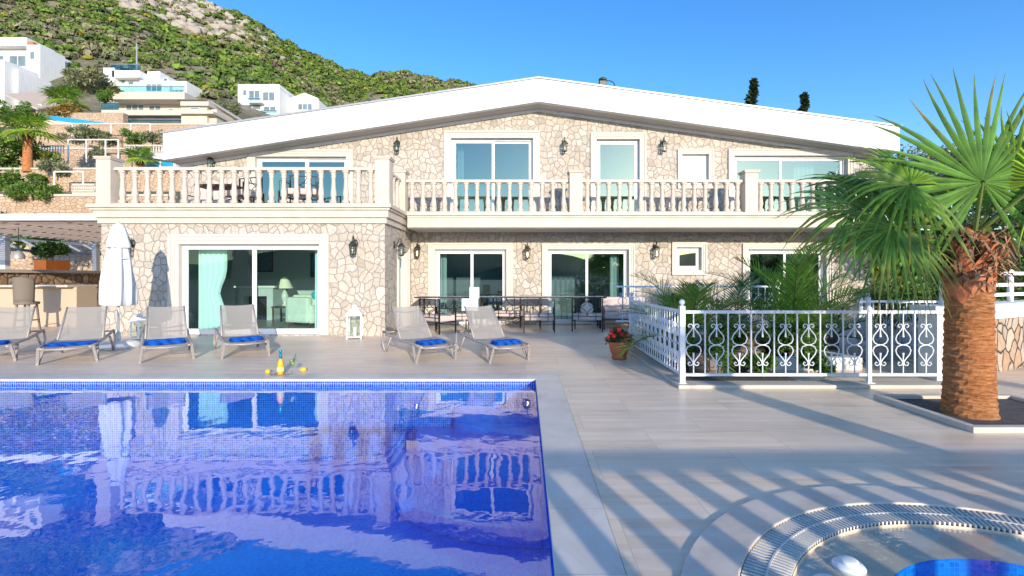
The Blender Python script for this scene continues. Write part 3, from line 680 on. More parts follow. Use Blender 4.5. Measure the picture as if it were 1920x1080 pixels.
spots = [ # front-left foot px, front-right foot px
 ((-90,684), (29,676), 'leftmost lounger, cut off by the picture edge, beside the tall bar counter', 'leftmost blue towel, on the lounger cut by the picture edge'),
 ((71,684), (182,676), 'second lounger from the left, beside the folded parasol base', 'blue towel on the second lounger from the left'),
 ((261,681), (364,672), 'lounger between the parasol base and the big sliding door', 'blue towel on the lounger right of the parasol base'),
 ((415,673), (505,665), 'lounger in front of the big sliding door, behind the bottle', 'blue towel on the lounger behind the bottle'),
 ((777,681), (855,672), 'lounger turned right of the white floor lantern', 'blue towel on the lounger near the white floor lantern'),
 ((917,681), (990,674), 'rightmost lounger, in front of the dining set', 'rightmost blue towel, on the lounger before the dining set')]
for i, (a, b, l1, l2) in enumerate(spots):
    A, B = gp(*a), gp(*b); u = (B-A); ang = math.atan2(u.y, u.x); u.normalize(); c = (A+B)/2
    h = Vector((-u.y, u.x)); base = c-h*.145
    lab = 'taupe sling '+l1
    if i == 0: o = lp; o.location = (base.x, base.y, 0); o.rotation_euler.z = ang; o['label'] = lab
    else: o = dup(lp, (base.x, base.y, 0), ang, lab)
    p = base+h*(.30 if i != 3 else .26)+u*(.02 if i % 2 else -.03)
    if tw is None:
        tw = towel_mesh().build('towel', 'towel', None, True); tag(tw, 'folded '+l2, 'towel', 'folded blue towels on the loungers')
        k = tw
    else: k = tw.copy(); C.objects.link(k); k['label'] = 'folded '+l2
    k.scale = ((1.12, 1.35, 1.18, 1.1, 1.0, 1.04)[i], (1, 1.15, .95, 1, 1.05, .95)[i], (1, .8, 1.25, 1.05, 1, 1.1)[i]); k.location = (p.x, p.y, .295); k.rotation_euler = (0, 0, ang+R(rng.uniform(-5, 5)))

# ================================================================== FOLDED PARASOL
ux, uy = gp(222, 652)
t = thing('parasol', 'tall folded white parasol standing in a white base beside the loungers', 'parasol', (ux, uy, 0))
m = MB(); m.lathe([(.001,.0), (.36,.0), (.37,.03), (.36,.10), (.30,.14), (.10,.155), (.06,.16), (.001,.16)], n=40, fold=lambda a, z, j: 1 if j in (0,7) else 1+.05*(1 if math.sin(4*a) > .6 else 0))
m.build('base', 'white_paint', t, True)
m = MB(); m.lathe([(.001,.15), (.045,.15), (.045,.33), (.03,.34), (.022,.36), (.022,2.66), (.001,2.66)], n=14); m.build('pole', 'pvc', t, True)
def fold(a, z, j): return 1+(.13*math.cos(8*a+.6*math.sin(z*2.2))+.06*math.cos(5*a+z*3)+.03*math.cos(19*a-z*4))*min(1, (2.9-z)*1.2)
prof = [(.27,.93), (.315,.96), (.31,1.15), (.29,1.4), (.25,1.7), (.215,1.95), (.19,2.15), (.165,2.3)]
m = MB(); m.lathe([(r_*.93, z) for r_, z in prof], n=96, fold=fold); m.f = m.f[:-2]; m.build('canopy', 'canvas', t, True)
m = MB(); m.lathe([(.215,2.20), (.22,2.26), (.18,2.42), (.15,2.58), (.10,2.70), (.03,2.74), (.001,2.745)], n=64, fold=lambda a, z, j: 1+.16*math.cos(4*a+.5)*(1 if z < 2.5 else .4)+.04*math.cos(11*a)); m.f = m.f[:-2]; m.build('top_flap', 'canvas', t, True)
m = MB(); m.tube([(.23*math.cos(a), .23*math.sin(a), 1.96) for a in [2*math.pi*k/24 for k in range(25)]], .012, 6, False); m.build('strap', 'canvas', t, True)
m = MB(); m.lathe([(.001,2.745), (.022,2.745), (.025,2.78), (.001,2.80)], n=12); m.build('finial', 'pvc', t, True)

# ================================================================== FLOOR LANTERNS
def floor_lantern(x, y, s, rz, lab):
    t = thing('floor_lantern', lab, 'lantern', (x, y, 0), rz, 'white floor lanterns by the wall'); t.scale = (s,)*3
    f = MB()
    for a in (-1, 1):
        for b in (-1, 1): f.box(a*.165-.016, a*.165+.016, b*.165-.016, b*.165+.016, .0, .60)
    f.box(-.19, .19, -.19, .19, .03, .06)
    for zz in (.58,): f.box(-.19, .19, -.19, .19, zz, zz+.03)
    f.build('frame', 'white_paint', t, bevel=.004)
    f = MB(); f.lathe([(.29,.61), (.27,.63), (.13,.75), (.085,.76), (.085,.82), (.05,.85), (.001,.86)], n=4); f.xf(Matrix.Rotation(R(45), 4, 'Z')); f.build('roof', 'white_paint', t, bevel=.004)
    f = MB(); f.tube([(.05*math.cos(a), 0, .90+.05*math.sin(a)) for a in [2*math.pi*k/16 for k in range(17)]], .007, 6, False); f.build('ring', 'grey_metal', t, True)
    f = MB()
    for a in (-1, 1): f.add([(-.15,a*.165,.06),(.15,a*.165,.06),(.15,a*.165,.58),(-.15,a*.165,.58)], [(0,1,2,3)]); f.add([(a*.165,-.15,.06),(a*.165,.15,.06),(a*.165,.15,.58),(a*.165,-.15,.58)], [(0,1,2,3)])
    f.build('glass', 'lantern_glass', t)
    f = MB(); f.lathe([(.001,0), (.045,0), (.045,.22), (.03,.225), (.001,.22)], n=16)
    c = tag(f.build('candle', 'candle', None, True, loc=(x, y, .061*s)), 'white pillar candle inside the '+('tall' if s > .97 else 'smaller')+' white floor lantern', 'candle', 'candles in the floor lanterns')
gpx = gp(666, 634); floor_lantern(gpx.x, gpx.y-.02, 1.0, R(12), 'tall white floor lantern against the stone wall right of the big sliding door')
gpx = gp(262, 636); floor_lantern(gpx.x, gpx.y, .75, R(-15), 'smaller white floor lantern behind the loungers near the parasol')

# ================================================================== BOTTLE, GLASS, LEMONS
bx, by = gp(526, 703)
t = thing('bottle', 'golden wine bottle with blue foil neck standing at the pool edge', 'bottle', (bx, by, 0))
m = MB(); m.lathe([(.001,0), (.050,.0), (.055,.02), (.055,.17), (.048,.21), (.026,.27), (.018,.31), (.017,.34)], n=24); m.f = m.f[:-1]; m.build('glass_body', 'bottle_glass', t, True)
m = MB(); m.lathe([(.001,.01), (.049,.01), (.049,.16), (.040,.21), (.020,.26), (.001,.262)], n=20); m.build('wine', 'wine', t, True)
m = MB(); m.lathe([(.0265,.268), (.0195,.31), (.019,.36), (.024,.365), (.024,.385), (.018,.40), (.001,.402)], n=20); m.f = m.f[1:]; m.build('foil', 'foil', t, True)
m = MB(); m.lathe([(.0555,.06), (.0555,.13)], n=24); m.f = m.f[:-2]; m.build('label', plain('bottle_label', (.78,.58,.22), .6, bmp=0), t, True)
gx_, gy_ = gp(548, 701)
t = thing('cocktail_glass', 'stemmed glass with lime and a dark straw beside the wine bottle', 'glass', (gx_, gy_, 0))
m = MB(); m.lathe([(.04,0), (.04,.004), (.006,.01), (.006,.09), (.03,.12), (.046,.16), (.044,.235)], n=24); m.f = m.f[:-1]; m.build('bowl', 'lantern_glass', t, True)
m = MB(); m.ball((.01,0,.17), .028, 12, 8); m.ball((-.012,.01,.21), .022, 12, 8); m.build('lime', plain('lime', (.30,.45,.03), .4), t, True)
m = MB(); m.tube([(-.02,0,.13), (.06,0,.32)], .004, 6); m.build('straw', 'black_iron', t)
for (px, py, lab) in ((502,701,'lemon lying left of the wine bottle'), (569,697,'lemon lying right of the cocktail glass')):
    q = gp(px, py); m = MB(); m.ball((0,0,0), .038, 18, 12, (1.25,1,1)); m.ball((.048,0,0), .012, 8, 6); o = tag(m.build('lemon', 'lemon', None, True, loc=(q.x, q.y, .038)), 'ripe yellow '+lab, 'lemon', 'lemons beside the bottle')
    o.rotation_euler.z = px
for (px, lab) in ((512,'sprig of green leaves between the left lemon and the bottle'), (537,'sprig of green leaves at the foot of the cocktail glass')):
    q = gp(px, 705); m = MB(); tn = []
    for k in range(6):
        a = rng.uniform(0, 6.28); L = .06; p = Vector((0,0,.008+.004*k)); d_ = Vector((math.cos(a), math.sin(a), .15)); s_ = Vector((-math.sin(a), math.cos(a), 0))
        m.add([p, p+d_*L*.5+s_*.014, p+d_*L, p+d_*L*.5-s_*.014], [(0,1,2,3)]); tn += [(.06,.20,.03)]*4
    tag(m.build('leaf_sprig', 'leaf', None, tint=tn, loc=(q.x, q.y, 0), fix=False), lab, 'leaves')

# ================================================================== PATIO FURNITURE
def arc(c, r, a0, a1, n=10): return [(c[0]+r*math.cos(R(a0+(a1-a0)*i/n)), c[1], c[2]+r*math.sin(R(a0+(a1-a0)*i/n))) for i in range(n+1)]
def make_chair(w_=.62, group='iron dining chairs'):
    t = thing('iron_chair', 'x', 'chair', (0,0,0), 0, group); h = w_/2
    for sx in (-1, 1):
        for yy, top in ((0,.95), (.58,.68)):
            l = MB(); l.bar((sx*h,yy,0), (sx*h,yy,top), .032); l.build('leg', 'black_iron', t)
    f = MB(); f.bar((-h,0,.94), (h,0,.94), .024)                       # back, facing the camera side (y = 0)
    f.bar((-h,0,.30), (h,0,.30), .02); f.bar((-h,.58,.30), (h,.58,.30), .02)
    for xx in (-.25, .25): f.bar((xx,0,.30), (xx,0,.94), .016)
    q = .25; f.tube(arc((-q,0,.94), q, -88, -2), .009, 6); f.tube(arc((q,0,.94), q, -92, -178), .009, 6)
    f.tube(arc((-q,0,.94-2*q-.0), q, 88, 2), .009, 6); f.tube(arc((q,0,.94-2*q), q, 92, 178), .009, 6)
    f.bar((-h,0,.94-2*q), (h,0,.94-2*q), .016)
    f.build('back_frame', 'black_iron', t)
    for sx in (-1, 1):
        f = MB(); f.bar((sx*h,0,.70), (sx*h,.60,.68), .03, .022); f.bar((sx*h,0,.30), (sx*h,.58,.30), .02); f.tube([(sx*h,.02,.66), (sx*h,.2,.52), (sx*h,.4,.5), (sx*h,.56,.64)], .009, 6); f.build('arm', 'black_iron', t)
    f = MB(); f.box(-h+.02, h-.02, .03, .60, .33, .50); f.build('seat_cushion', 'cushion', t, bevel=.03)
    return t
cp_ = make_chair(.86); first = [True]
def chair(px, py, rz, lab, z=0, s=1, xy=None):
    q = gp(px, py) if xy is None else Vector(xy)
    if first[0]: first[0] = False; o = cp_; o.location = (q.x, q.y, z); o.rotation_euler.z = rz; o['label'] = lab
    else: o = dup(cp_, (q.x, q.y, z), rz, lab)
    o.scale = (s, s, s); return o
chair(805, 625, R(-40), 'black iron chair turned sideways behind the lounger at the left end of the table')
chair(850, 622, R(14), 'black iron chair just left of the white menu stand')
chair(950, 614, R(-12), 'black iron chair pushed in at the middle of the long mosaic table')
chair(1011, 623.5, R(0), 'black iron chair with its back squarely to the pool')
chair(1101, 622, R(-14), 'black iron chair at the right end of the table, nearest the iron fence')
m = MB(); m.ball((0,0,0), .19, 16, 10, (1,.35,1))
q = gp(1101, 621); o = tag(m.build('pillow', 'cushion_cream', None, True, loc=(q.x+.02, q.y+.22, .63)), 'cream pillow on the rightmost black iron dining chair', 'pillow'); o.rotation_euler = (R(-10), R(45), R(-14))
t = thing('dining_table', 'long black iron table with a black and white pebble mosaic top', 'table', (-.45, 14.35, 0))
m = MB(); m.box(-2.85, 2.85, -.36, .36, .93, .965); m.build('table_top', 'table_mosaic', t, bevel=.005)
m = MB(); m.box(-2.87, 2.87, -.38, -.361, .935, .967); m.box(-2.87, 2.87, .361, .38, .935, .967); m.build('rim', 'black_iron', t)
for x in (-2.7, -.9, .9, 2.7):
    for y in (-.3, .3): m = MB(); m.bar((x,y,0), (x,y,.93), .035); m.build('leg', 'black_iron', t)
# white menu stand
q = gp(885, 622); t = thing('menu_stand', 'white folded card stand between the iron chairs', 'stand', (q.x-.02, 13.35, 0))
m = MB(); m.box(-.035, .035, -.02, .02, 0, .60); m.box(-.16, .16, -.1, .1, 0, .02); m.build('post', 'black_iron', t)
m = MB(); m.box(-.27, .20, -.015, .015, .60, .95); m.build('lower_panel', 'canvas', t, bevel=.004)
m = MB(); m.box(-.05, .23, -.011, .011, .951, 1.27); m.build('upper_panel', 'canvas', t, bevel=.004)
# sofa
def sofa(x, y, z, rz, w_, lab, flip=1):
    t = thing('patio_sofa', lab, 'sofa', (x, y, z), rz, 'cushioned iron patio sofas')
    m = MB(); h = w_/2
    for sx in (-1, 1): m.bar((sx*h,0,.62), (sx*h,.8,.62), .03); m.bar((sx*h,0,.26), (sx*h,.8,.26), .03)
    m.bar((-h,.8,.26), (h,.8,.26), .03); m.bar((-h,0,.26), (h,0,.26), .03); m.bar((-h,.8,.85), (h,.8,.85), .03); m.build('frame', 'black_iron', t)
    for sx in (-1, 1):
        for yy, tp in ((0,.62), (.8,.87)): l = MB(); l.bar((sx*h,yy,0), (sx*h,yy,tp), .03); l.build('leg', 'black_iron', t)
    m = MB(); m.box(-h+.03, h-.03, .0, .78, .29, .46); m.build('seat_cushion', 'cushion', t, bevel=.04)
    n = 2
    for k in range(n):
        m = MB(); a = -h+.04+(w_-.08)*k/n; m.box(a+.01, a+(w_-.08)/n-.01, .60, .78, .46, .93); m.xf(Matrix.Translation((0,0,0))); m.build('back_cushion', 'cushion', t, bevel=.05)
    return t
sofa(3.0, 14.2, 0, R(-6), 1.5, 'cushioned iron sofa against the wall beside the right end of the mosaic table')
sofa(5.9, 14.2, 0, 0, 1.3, 'cushioned iron sofa behind the fenced palms')
sofa(-9.6, 14.3, TF, R(0), 1.7, 'cushioned iron sofa on the upper terrace by the left balusters')
for (x, y, rz, lab) in ((-7.9,13.5,R(160),'black iron chair on the upper terrace beside the terrace sofa'), (-6.9,14.1,R(30),'black iron chair on the upper terrace in front of the leftmost upper door'), (-6.2,13.3,R(190),'black iron chair on the upper terrace nearest the middle of its balustrade')):
    chair(0, 0, rz, lab, TF, 1, (x, y))
t = thing('terrace_table', 'low dark wood table on the upper terrace between sofa and chairs', 'table', (-8.6, 13.3, TF))
m = MB(); m.box(-.55, .55, -.35, .35, .60, .66); m.build('table_top', 'dark_wood', t, bevel=.01)
for a in (-1, 1):
    for b in (-1, 1): m = MB(); m.box(a*.48-.03, a*.48+.03, b*.28-.03, b*.28+.03, 0, .60); m.build('leg', 'dark_wood', t)

# ================================================================== LIVING ROOM SEEN THROUGH THE BIG DOOR
def curtain(x0, x1, y, z0, z1, lab, tie=0):
    m = MB(); n = int(abs(x1-x0)/.02)+6; rows = 12
    for j in range(rows+1):
        z = z0+(z1-z0)*j/rows; k_ = 1-tie*math.exp(-((z-(z0+(z1-z0)*.42))/.35)**2)
        for i in range(n+1):
            a = i/n; m.v.append((x0+(x1-x0)*a*k_, y+.035*math.sin(a*abs(x1-x0)*42)*(.6+.4*k_)+.01*math.sin(a*31+z), z))
    for j in range(rows):
        for i in range(n): o = j*(n+1)+i; m.f.append((o, o+1, o+n+2, o+n+1))
    return tag(m.build('curtain', 'curtain', None, True, fix=False), lab, 'curtain', 'aqua curtains behind the glass doors')
curtain(-9.02, -8.25, 12.95, .05, 2.6, 'pale aqua curtain tied back at the left of the big sliding door', .25)
curtain(-5.62, -5.82, 12.95, .05, 2.6, 'narrow curtain at the right edge of the big sliding door')
curtain(-6.95, -6.70, 15.6, .05, 2.9, 'curtain in the depth of the living room near the blue picture', .2)
curtain(-2.86, -2.66, 15.85, .05, 2.6, 'curtain at the left edge of the door behind the dining table')
curtain(3.15, 2.85, 15.85, .05, 2.6, 'curtain at the right edge of the door behind the patio sofa')
curtain(-8.6, -8.15, 15.85, TF, 5.6, 'curtain at the left edge of the leftmost upper door')
curtain(-2.28, -2.08, 15.85, TF, 6.2, 'curtain at the left edge of the tall middle upper door')
curtain(9.75, 9.05, 15.85, TF, 5.6, 'curtain at the right edge of the upper door behind the palm')
t = thing('fireplace', 'pale fireplace with dark opening seen through the big sliding door', 'fireplace', (-9.55, 16.8, .03))
m = MB(); m.box(-.62, -.40, -.2, .8, 0, 1.15); m.box(.40, .62, -.2, .8, 0, 1.15); m.box(-.40, .40, -.2, .8, .85, 1.15); m.build('surround', 'room_wall', t, bevel=.01)
m = MB(); m.box(-.40, .40, .1, .8, 0, .85); m.build('hearth', 'black_iron', t)
m = MB(); m.box(-.72, .72, -.28, .8, 1.15, 1.22); m.build('mantel', 'white_paint', t, bevel=.01)
def picture(x0, x1, y, z0, z1, mat, lab):
    t = thing('framed_picture', lab, 'picture', ((x0+x1)/2, y, (z0+z1)/2)); a, b = (x1-x0)/2, (z1-z0)/2
    m = MB(); m.box(-a, a, -.02, .0, b-.05, b); m.box(-a, a, -.02, .0, -b, -b+.05); m.box(-a, -a+.05, -.02, 0, -b+.05, b-.05); m.box(a-.05, a, -.02, 0, -b+.05, b-.05); m.build('frame', 'dark_wood', t)
    m = MB(); m.box(-a+.05, a-.05, -.008, 0, -b+.05, b-.05); m.build('print', mat, t)
picture(-10.1, -9.45, 17.59, 1.75, 2.75, 'picture_ink', 'dark framed picture above the fireplace')
picture(-8.05, -7.35, 17.59, 1.55, 2.45, 'blue_print', 'blue picture on the back wall of the living room')
t = thing('side_table', 'small wooden side table under the table lamp', 'table', (-8.15, 15.9, .03)); m = MB(); m.box(-.3,.3,-.3,.3,.5,.55); m.build('table_top', 'dark_wood', t)
for a in (-1, 1):
    for b in (-1, 1): m = MB(); m.box(a*.26-.02, a*.26+.02, b*.26-.02, b*.26+.02, 0, .5); m.build('leg', 'dark_wood', t)
t = thing('table_lamp', 'table lamp with pale conical shade and ceramic base in the living room', 'lamp', (-8.15, 15.9, .58))
m = MB(); m.lathe([(.001,0), (.09,0), (.10,.03), (.05,.07), (.09,.2), (.12,.34), (.07,.48), (.025,.54), (.02,.62), (.001,.62)], n=20); m.build('lamp_base', 'ceramic', t, True)
m = MB(); m.lathe([(.27,.60), (.09,.98)], n=28); m.f = m.f[:-2]; m.build('lamp_shade', 'lamp_fabric', t, True)
def armchair(x, y, rz, lab, w_=.9):
    t = thing('armchair', lab, 'armchair', (x, y, .03), rz, 'pale green armchairs in the living room'); h = w_/2
    m = MB(); m.box(-h+.14, h-.14, -.40, .34, .14, .46); m.build('seat', 'armchair_fabric', t, bevel=.05)
    m = MB(); m.box(-h+.02, h-.02, .24, .46, .14, .92); m.build('backrest', 'armchair_fabric', t, bevel=.07)
    for s in (-1, 1): m = MB(); m.box(s*h-.09, s*h+.09, -.42, .40, .12, .68); m.build('armrest', 'armchair_fabric', t, bevel=.07)
    for a in (-1, 1):
        for b in (-1, 1): m = MB(); m.lathe([(.02,0), (.03,.13)], (a*(h-.05), b*.36, 0), 8); m.build('leg', 'dark_wood', t)
armchair(-6.75, 14.6, R(160), 'pale armchair nearest the middle of the big sliding door'); armchair(-5.65, 14.5, R(178), 'pale armchair at the right edge of the big sliding door'); armchair(-7.2, 16.2, R(30), 'pale armchair at the back of the living room under the pillows', 1.5)
for (x, y, z, mt, lab) in ((-7.55,16.15,.72,'coral','coral pillow on the back armchair'), (-7.05,16.2,.74,'turquoise','turquoise pillow on the back armchair'), (-6.6,14.9,.98,'turquoise','turquoise pillow on top of the nearest armchair')):
    m = MB(); m.ball((0,0,0), .20, 14, 8, (1,.4,.8)); tag(m.build('pillow', mt, None, True, loc=(x, y, z)), lab, 'pillow')

# ================================================================== IRON FENCE
FX = 2.23
def fence_panel(t, L, n, name='panel'):
    """rails and scrollwork in the local xz plane, from x=0 to x=L"""
    r = MB(); r.box(0, L, -.022, .022, .99, 1.035); r.box(0, L, -.022, .022, .10, .14); r.build('rail', 'fence_paint', t, bevel=.004)
    pitch = L/n
    for k in range(n):
        x = pitch*(k+.5)
        b = MB(); b.bar((x+pitch/2,0,.14), (x+pitch/2,0,.99), .018) if k < n-1 else None
        if b.v: b.build('bar', 'fence_paint', t)
        c = MB(); w_ = pitch*.33
        for s in (-1, 1):
            # two tear drops meeting at the middle, with curled ends
            up_ = [(x+s*.006,0,.80), (x+s*.03,0,.755), (x+s*w_*.85,0,.68), (x+s*w_,0,.625), (x+s*w_*.8,0,.575), (x+s*w_*.35,0,.548), (x,0,.543)]
            dn = [(x+s*.006,0,.29), (x+s*.03,0,.335), (x+s*w_*.85,0,.41), (x+s*w_,0,.465), (x+s*w_*.8,0,.515), (x+s*w_*.35,0,.538), (x,0,.543)]
            c.tube(up_, .0085, 6); c.tube(dn, .0085, 6)
            for zc, sg in ((.80,1), (.29,-1)):
                c.tube([(x+s*.006,0,zc), (x+s*.025,0,zc+sg*.035), (x+s*.06,0,zc+sg*.04), (x+s*.078,0,zc+sg*.012), (x+s*.062,0,zc-sg*.012), (x+s*.046,0,zc+sg*.004)], .0075, 6)
        c.tube([(x,0,.99), (x,0,.72), (x,0,.655)], [.009,.009,.016], 6); c.tube([(x,0,.14), (x,0,.37), (x,0,.43)], [.009,.009,.016], 6)
        c.build('scroll', 'fence_paint', t)
def post(t, x, y=0, h=1.10, w_=.038):
    p = MB(); p.box(x-w_, x+w_, y-w_, y+w_, 0, h); p.box(x-.055, x+.055, y-.055, y+.055, 0, .012); p.lathe([(.02,h), (.02,h+.012)], (x,y,0), 10); p.ball((x,y,h+.05), .042, 14, 10); p.build('post', 'fence_paint', t, bevel=.003)
t = thing('iron_fence', 'white wrought iron fence with scrollwork along the front of the palm bed', 'fence', (FX, 6.68, .045)); fence_panel(t, 2.62, 8); post(t, 0)
t2 = thing('iron_gate', 'white iron gate panel with double bars between the front fence and the white pillar', 'gate', (FX+2.66, 6.68, .045)); fence_panel(t2, 1.3, 4); post(t2, .0, h=1.0, w_=.026)
t3 = thing('iron_fence', 'white wrought iron fence running back from the corner post beside the terracotta pot', 'fence', (FX, 6.74, .045), R(90)); fence_panel(t3, 3.1, 12); post(t3, 3.12, h=1.1)
t4 = thing('iron_fence', 'plain far white iron fence behind the palm bed', 'fence', (FX+.1, 12.1, .3)); fence_panel(t4, 4.2, 12); post(t4, 2.1); post(t4, 4.2)
t5 = thing('iron_fence', 'white iron fence at the foot of the ramp, right of the palms', 'fence', (6.7, 9.4, .05)); fence_panel(t5, 1.6, 6); post(t5, 0); post(t5, .16)
k = MB(); k.box(FX-.10, 6.3, 6.52, 6.82, 0, .05); k.box(FX-.10, FX+.12, 6.82, 9.95, 0, .05); S('fence_kerb', k, 'travertine', bevel=.008)
# planting bed
k = MB(); k.prism([(FX+.12,6.82), (4.0,6.82), (4.0,9.9), (FX+.12,9.9)], 0, .04); k.prism([(4.0,8.5), (6.2,8.5), (6.2,11.8), (4.0,11.8)], 0, .05); k.prism([(FX+.12,9.9), (4.0,9.9), (4.0,11.8), (FX+.12,11.8)], 0, .045); S('planting_bed', k, 'soil')
t = thing('bed_kerb', 'low white rendered kerb bent round the shrub inside the iron fence', 'kerb', (0,0,0)); m = MB()
def wall_run(m, pts, w_, z0, z1):
    for a, b in zip(pts[:-1], pts[1:]):
        a, b = Vector((*a,0)), Vector((*b,0)); m.bar(a+Vector((0,0,(z0+z1)/2)), b+Vector((0,0,(z0+z1)/2)), w_, z1-z0)
wall_run(m, [(3.35,10.2), (4.02,8.0)], .16, .0, .22); wall_run(m, [(4.02,7.9), (5.62,7.9)], .16, .0, .21); wall_run(m, [(5.6,7.98), (5.2,9.6)], .16, 0, .2); m.build('wall', 'white_render', t, bevel=.01)
# rocks
def rock(x, y, s, lab, z=.02):
    m = MB(); m.ball((0,0,0), 1, 14, 9, (1,.8,.7)); r_ = random.Random(int(x*100+y*7)); ph = [r_.uniform(0,6) for _ in range(6)]
    m.v = [tuple(Vector(v)*s*(1+.16*math.sin(3*v[0]+ph[0])*math.cos(4*v[1]+ph[1])+.12*math.sin(6*v[2]+ph[2]+3*v[0]))) for v in m.v]
    tag(m.build('rock', 'bed_rock', None, loc=(x, y, z+s*.45)), lab, 'rock', 'rocks in the palm bed')
rock(2.85, 7.5, .30, 'brown rock under the globe lamp near the fence corner'); rock(3.6, 7.7, .34, 'long brown rock in front of the white kerb'); rock(4.1, 9.0, .42, 'pale rock between the two middle palms'); rock(5.0, 9.3, .5, 'large pale rock behind the round green shrub')
m = MB(); m.lathe([(.05,0), (.05,.18), (.03,.2)], n=14); t = thing('globe_lamp', 'small clear globe garden lamp standing among rocks inside the fence', 'lamp', (2.72, 7.3, .38)); m.build('stem', 'bronze', t, True)
m = MB(); m.ball((0,0,.31), .12, 20, 14); m.build('globe', 'lantern_glass', t, True)
# pillar, low boulder wall with cap and rails on the right
t = thing('boundary_wall', 'low boulder wall with thick white cap at the right edge of the deck', 'wall', (0,0,0)); m = MB(); a, b = Vector((6.55,7.3,0)), Vector((11.5,9.7,0))
m.bar(a+Vector((0,0,.44)), b+Vector((0,0,.44)), .34, .88); m.build('wall', 'boulders', t); m = MB(); m.bar(a+Vector((-.05,-.03,1.0)), b+Vector((0,0,1.0)), .46, .24); m.build('wall_cap', 'white_render', t, bevel=.01)
m = MB(); m.box(6.14, 6.50, 7.0, 7.34, 0, 1.0); m.build('pillar', 'white_render', t, bevel=.01); m = MB(); m.box(6.06, 6.60, 6.93, 7.41, 1.0, 1.12); m.build('pillar_cap', 'white_render', t, bevel=.008)
t = thing('rail_fence', 'white horizontal rail fence on the boulder wall behind the palm trunk', 'fence', (0,0,0))
for x in (6.5, 8.6, 10.7):
    yy = 7.3+(x-6.55)*2.4/4.95+.03; m = MB(); m.tube([(x,yy,1.12), (x,yy,1.62)], .045, 10); m.ball((x,yy,1.64), .055, 10, 6); m.build('post', 'white_paint', t, True)
m = MB()
for z in (1.25, 1.42, 1.62): m.bar((6.5,7.3,z), (10.7,9.33,z), .03, .06)
m.build('rail', 'white_paint', t)
# ramp behind the bed
rp_ = MB(); rp_.add([(5.7,8.2,.004),(9.5,9.9,.004),(12.0,15,.35),(7.0,15,.35)], [(0,1,2,3)]); S('ramp', rp_, 'pavement_grey')
# palm planter
k = MB(); px0, px1, py0, py1 = 4.45, 6.2, 4.66, 6.0
k.box(px0, px1, py0, py0+.09, 0, .06); k.box(px0, px0+.09, py0+.09, py1, 0, .06); k.box(px0+.09, px1, py1-.09, py1, 0, .06); k.box(px1-.09, px1, py0+.09, py1-.09, 0, .06)
tag(k.build('tree_kerb', 'travertine', None, bevel=.006), 'square pale stone kerb round the foot of the fan palm', 'kerb')
k = MB(); flat(k, px0+.09, px1-.09, py0+.09, py1-.09, .02); S('tree_soil', k, 'soil')

# ================================================================== PERGOLA, COUNTER, LEFT WALL
t = thing('pergola', 'white edged pergola with slatted brown underside left of the villa', 'pergola', (0,0,0))
m = MB(); m.box(-24, -11.3, 12.9, 13.06, 3.12, 3.30); m.box(-19.45, -19.3, 13.06, 26, 3.12, 3.22); m.build('front_beam', 'white_paint', t, bevel=.008)
m = MB()
for k in range(40): y = 13.1+k*.33; m.box(-19.3, -11.35, y, y+.21, 3.14, 3.152)
m.build('slat_ceiling', 'brown_wood', t)
m = MB()
for xx in (-19, -17.1, -15.2, -13.3, -11.6): m.box(xx-.03, xx+.03, 13.1, 26, 3.153, 3.22)
m.build('joist', 'white_paint', t)
for y in (13.9, 17.5, 21.2, 24.9): m = MB(); m.box(-19.5, -19.3, y-.09, y+.09, 1.85, 3.12); m.build('post', 'pvc', t)
m = MB(); m.bar((-19.9,13.5,2.62), (-19.9,26,2.62), .08, .1); m.bar((-20.9,13.5,3.1), (-20.9,26,3.1), .08, .1); m.build('side_rail', 'grey_metal', t)
for k in range(14): m = MB(); y = 14+k*.9; m.bar((-19.9,y,2.62), (-20.9,y+.1,3.1), .07); m.build('rafter', 'grey_metal', t)
for (x, y, z, lab) in ((-16.2,15,2.35,'grey pendant lamp at the left picture edge under the pergola'), (-15.6,17.8,2.4,'grey pendant lamp hanging in front of the orange planter')):
    q = thing('pendant_lamp', lab, 'pendant lamp', (x, y, z), group='pendant lamps under the pergola'); m = MB(); m.lathe([(.16,-.2), (.15,-.1), (.10,0), (.03,.06), (.001,.06)], n=16); m.f = m.f[:-2]+m.f[-1:]; m.build('shade', 'grey_metal', q, True)
    m = MB(); m.tube([(0,0,.05), (0,0,3.15-z)], .008, 6); m.build('cord', 'black_iron', q)
t = thing('garden_wall', 'rustic brown stone wall with grey cap under the pergola', 'wall', (0,0,0)); m = MB(); m.box(-19.7, -19.2, 12, 26, 0, 1.72); m.box(-19.2, -11.2, 25.6, 26, 0, 1.72); m.build('wall', 'rustic', t)
m = MB(); m.box(-19.85, -19.1, 12, 26, 1.721, 1.85); m.box(-19.1, -11.2, 25.5, 26.05, 1.721, 1.85); m.build('wall_cap', 'travertine', t, bevel=.01)
t = thing('bar_counter', 'tall speckled granite bar counter under the pergola', 'bar counter', (0,0,0)); m = MB(); m.box(-22, -14.15, 14.8, 15.5, 0, 1.24); m.build('body', 'granite', t); m = MB(); m.box(-22, -14.2, 14.55, 15.6, 1.241, 1.31); m.build('counter_top', 'travertine', t, bevel=.01)
t = thing('bar_stool', 'wicker bar stool with rounded back before the granite counter', 'bar stool', (-14.55, 13.7, 0)); t.rotation_euler.z = R(12)
m = MB()
n_ = 14; v_ = []
for j in range(6):
    for i in range(n_+1):
        a = R(-70+140*i/n_); rr = .27+.03*j/5; v_.append((rr*math.sin(a), -rr*math.cos(a), .82+.74*j/5-(.0 if j < 5 else .05*(abs(i-n_/2)/(n_/2))**2)))
fq = [(j*(n_+1)+i, j*(n_+1)+i+1, (j+1)*(n_+1)+i+1, (j+1)*(n_+1)+i) for j in range(5) for i in range(n_)]
